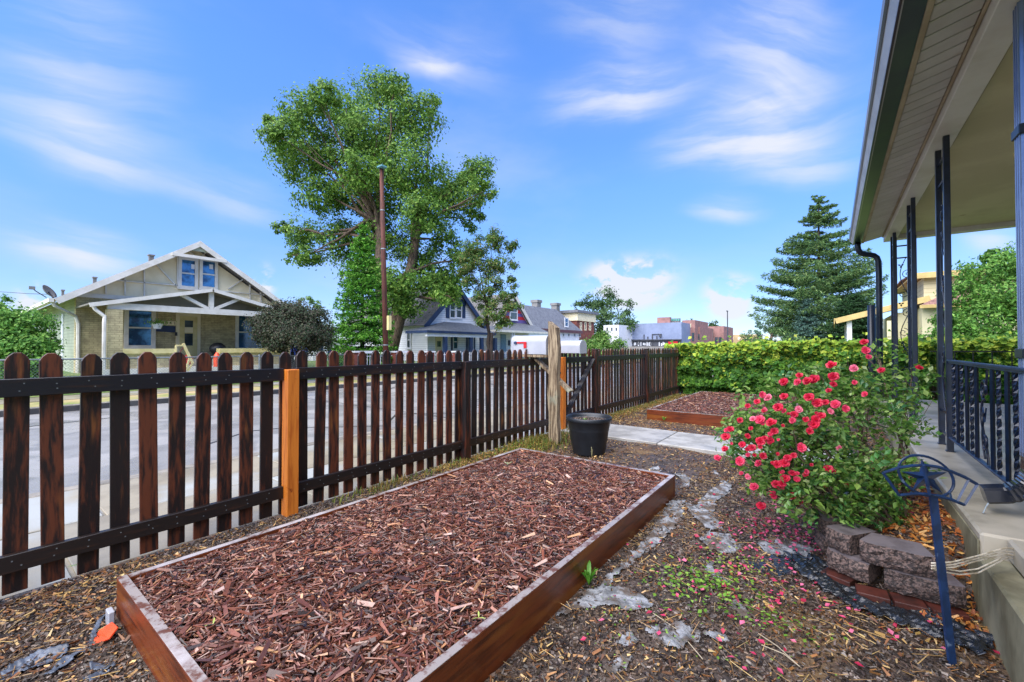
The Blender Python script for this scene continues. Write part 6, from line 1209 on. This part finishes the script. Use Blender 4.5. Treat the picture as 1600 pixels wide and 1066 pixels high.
for u in (872, 878.5, 887, 896, 904): W2(u, 521, u + 3, 526.5, par=sl, x=SX, fm=M_WHITE, gm=M_GLASSG, fw=.08, split=False)
bt = empty('brick_turret_house', (SX - 2, 85, 0), 'red brick and cream upper bay behind the slate roofed house', 'house')
a_, c_ = at(901, 540, x=SX - 1), at(928, 487, x=SX - 1); ztt = at(910, 490, x=SX - 1)[2]; zmm = at(910, 502, x=SX - 1)[2]
MB().b2((SX - 8, a_[1], 0), (SX - 1, c_[1], zmm)).build('wall', M_REDBRICK, bt); MB().b2((SX - 8, a_[1] - .2, zmm + .01), (SX - .7, c_[1] + .2, ztt)).build('frieze', M_CREAM, bt); MB().b2((SX - 8.4, a_[1] - .8, ztt + .01), (SX - .3, c_[1] + .8, ztt + .5)).build('roof', M_SLATE, bt)
for u in (906, 913, 920): W2(u, 504, u + 3, 516, par=bt, x=SX - 1, fm=M_CREAM, gm=M_GLASSG, fw=.15)
# far commercial row along the cross street (faces the camera side, -Y)
def far_box(name, label, u0, u1, vt, d, m, cat='building', dep=12, parts=()):
    a_, c_ = at(u0, 545, d=d), at(u1, 545, d=d); y = a_[1]; c_ = at(u1, 545, y=y); zt_ = at((u0 + u1) / 2, vt, y=y)[2]
    r = empty(name, ((a_[0] + c_[0]) / 2, y + dep / 2, 0), label, cat); MB().b2((a_[0], y, -.1), (c_[0], y + dep, zt_)).build('wall', m, r); return r, y
def onwall(par, nm, u0, v0, u1, v1, y, m, pr=.08): a_, c_ = at(u0, v1, y=y), at(u1, v0, y=y); return MB().b2((a_[0], y - pr, a_[2]), (c_[0], y - .002, c_[2])).build(nm, m, par)
r, y = far_box('white_block_building', 'small white block building behind the round bush', 943, 967, 508, 88, M_WHITE)
for u in (948, 955, 962): onwall(r, 'window', u, 512, u + 2, 517, y, M_GLASSG)
r, y = far_box('white_block_building', 'low pale annex between the white block and the blue-grey warehouse', 967, 977, 524, 90, M_GREYW, dep=6)
r, y = far_box('metal_clad_building', 'long pale blue-grey clad warehouse with a dark graffiti band', 985, 1065, 505, 92, M_METALW)
onwall(r, 'lower_band', 985, 532, 1065, 542, y, M_DARKW); onwall(r, 'canopy', 984, 530, 1065, 532.4, y, M_DARKW, .6); onwall(r, 'brick_base', 985, 542.2, 1065, 549, y, M_FBRICK)
rr_ = random.Random(4)
for i in range(16): u = 988 + rr_.uniform(0, 54); onwall(r, 'graffiti_mark', u, 534 + rr_.uniform(0, 3), u + rr_.uniform(.8, 2.4), 541 - rr_.uniform(0, 2), y - .09, M_WHITE, .02)
onwall(r, 'sign_panel', 1044, 533.5, 1059, 545, y - .3, M_REDP, .1); onwall(r, 'sign_lettering', 1048.5, 537.5, 1054, 540, y - .41, M_WHITE, .03)
a0_, a1_ = at(1020, 523, y=y), at(1034, 522, y=y)
for u, v0, v1 in ((1006, 523, 530), (1012, 526, 531), (1019, 522, 531), (1026, 525, 531)): onwall(r, 'wall_pipe', u, v0, u + 1.1, v1, y, M_DARKW, .2)
onwall(r, 'wall_pipe', 1019, 521.7, 1034, 522.6, y, M_DARKW, .25); onwall(r, 'wall_lamp', 1031, 522, 1034, 527, y, M_DARKW, .5)
r2, y2 = far_box('rooftop_sign', 'dark sign panel with pale letters on top of the warehouse roof', 1027, 1047, 496, 93, M_FBRICK, 'sign', dep=1.0)
r3, y3 = far_box('rooftop_sign', 'low teal and white lettering strip on the warehouse roof', 1047, 1062, 497.5, 93.5, M_GREYW, 'sign', dep=.8)
for u in (1049, 1052.5, 1056, 1059.5): onwall(r3, 'letter', u, 498.2, u + 2.2, 501.5, y3, mat('teal_letters', hexc('4a9a90'), rough=.5, bump=0), .15)
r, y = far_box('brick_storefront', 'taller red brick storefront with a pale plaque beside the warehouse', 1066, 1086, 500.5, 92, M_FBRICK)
onwall(r, 'plaque', 1072, 506, 1080, 512, y, M_CREAM); 
for u in (1068, 1075, 1081): onwall(r, 'window', u, 520, u + 4, 533, y, M_GLASSG)
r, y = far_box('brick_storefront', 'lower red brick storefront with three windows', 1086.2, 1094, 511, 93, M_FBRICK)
for u in (1087.5, 1091): onwall(r, 'window', u, 522, u + 2.4, 533, y, M_GLASSG)
r, y = far_box('pale_shopfront', 'narrow pale shopfront between two red brick buildings', 1094.4, 1102, 512, 98, M_GREYW)
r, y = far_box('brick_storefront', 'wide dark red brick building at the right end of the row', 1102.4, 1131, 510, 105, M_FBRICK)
for u in (1104, 1110, 1117, 1123): onwall(r, 'window', u, 527, u + 4.5, 536, y, M_GLASSG)
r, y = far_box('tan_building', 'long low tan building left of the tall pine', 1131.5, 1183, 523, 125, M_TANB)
for u in (1142, 1153, 1166): onwall(r, 'window', u, 527, u + 4, 531, y, M_CREAM)
r, y = far_box('low_wall', 'long low dark wall beyond the cross street behind the fence', 955, 1240, 541.5, 84, M_GREYW, 'wall', dep=.4)
p = at(1137, 545, d=80); b = MB(); b.tube([(p[0], p[1], -.1), (p[0], p[1], at(1137, 486, d=80)[2])], [.14, .08], 8); lp = empty('light_pole', (p[0], p[1], 0), 'tall thin dark light pole above the brick buildings', 'light pole'); b.build('shaft', M_DARKW, lp)
MB().b2((p[0] - .1, p[1] - .6, at(1137, 487, d=80)[2]), (p[0] + .1, p[1] + .2, at(1137, 485.6, d=80)[2])).build('lamp_head', M_DARKW, lp)
# sheds and parked car seen between bungalow and spruce
g = empty('white_garage', (-30, 15, 0), 'white garage with navy corner trim seen left of the spruce', 'garage'); gx_ = -28.0
a_, c_ = at(489, 560, x=gx_), at(545, 530, x=gx_); MB().b2((gx_ - 6, a_[1], .3), (gx_, c_[1], at(500, 532, x=gx_)[2])).build('wall', M_WHITESID, g)
MB().slab([(gx_ - 6.3, a_[1] - .3, at(500, 531, x=gx_)[2] + .02), (gx_ + .3, a_[1] - .3, at(500, 531, x=gx_)[2] + .02), (gx_ + .3, c_[1], at(500, 524, x=gx_)[2] + .5), (gx_ - 6.3, c_[1], at(500, 524, x=gx_)[2] + .5)], .1).build('roof', M_ROOFD, g)
W2(495, 538, 504, 547, par=g, x=gx_, fm=M_NAVYT, gm=M_GLASSG, split=False, fw=.06); q0 = at(512, 560, x=gx_)[1]; MB().b2((gx_ + .001, q0, .3), (gx_ + .06, q0 + .3, at(500, 532, x=gx_)[2] - .01)).build('corner_trim', M_NAVYT, g)
def car(label, X, Y, m, rz=PI / 2):
    r = empty('parked_car', (X, Y, .35), label, 'car'); r.rotation_euler = (0, 0, 0)
    prof = [(-2.2, .3), (-2.2, .75), (-2.0, .88), (-1.2, .95), (-.7, 1.4), (.7, 1.42), (1.35, .98), (2.05, .85), (2.2, .65), (2.2, .3)]
    MB().prism([(Y + a, .35 + z) for a, z in prof], X - .85, X + .85, 0).build('body', m, r, bevel=.06)
    MB().prism([(Y - 1.05, .35 + .98), (Y - .65, .35 + 1.33), (Y + .65, .35 + 1.35), (Y + 1.15, .35 + 1.0)], X + .852, X + .862, 0).build('window', M_GLASS, r)
    for yy in (-1.35, 1.35):
        for xx in (-.75, .75):
            o = MB().lathe([(0, -.1), (.2, -.1), (.32, -.08), (.33, .08), (.2, .1), (0, .1)], 18).build('wheel', M_TYRE, r, origin=(0, 0, 0)); o.matrix_basis = Matrix.Translation((xx, yy, .32)) @ Matrix.Rotation(PI / 2, 4, 'Y')
            q_ = MB().lathe([(0, .09), (.17, .105), (.19, .1), (0, .115)], 14).build('rim', M_WIRE, None, origin=(0, 0, 0)); q_.parent = o
    return r
c = at(466, 555, x=-29.5); car('blue car parked behind the yard right of the bungalow', -29.5, c[1], M_BLUECAR)
c = at(481, 560, x=-29); b = MB(); b.b2((-29.6, c[1] - .5, .35), (-29, c[1] + .55, at(481, 532, x=-29)[2])); tag(b.build('brick_shed', M_FBRICK), 'narrow orange-brick shed wall beside the white garage', 'shed')
# dark shed body across left of house gap, overhead wire
tag(MB().tube([at(0, 456, x=-30), at(45, 459, x=-28), at(75, 460, x=HX - 1)], .012, 4).build('overhead_wire', M_DARKW), 'thin overhead wire reaching the left corner of the bungalow roof', 'wire')
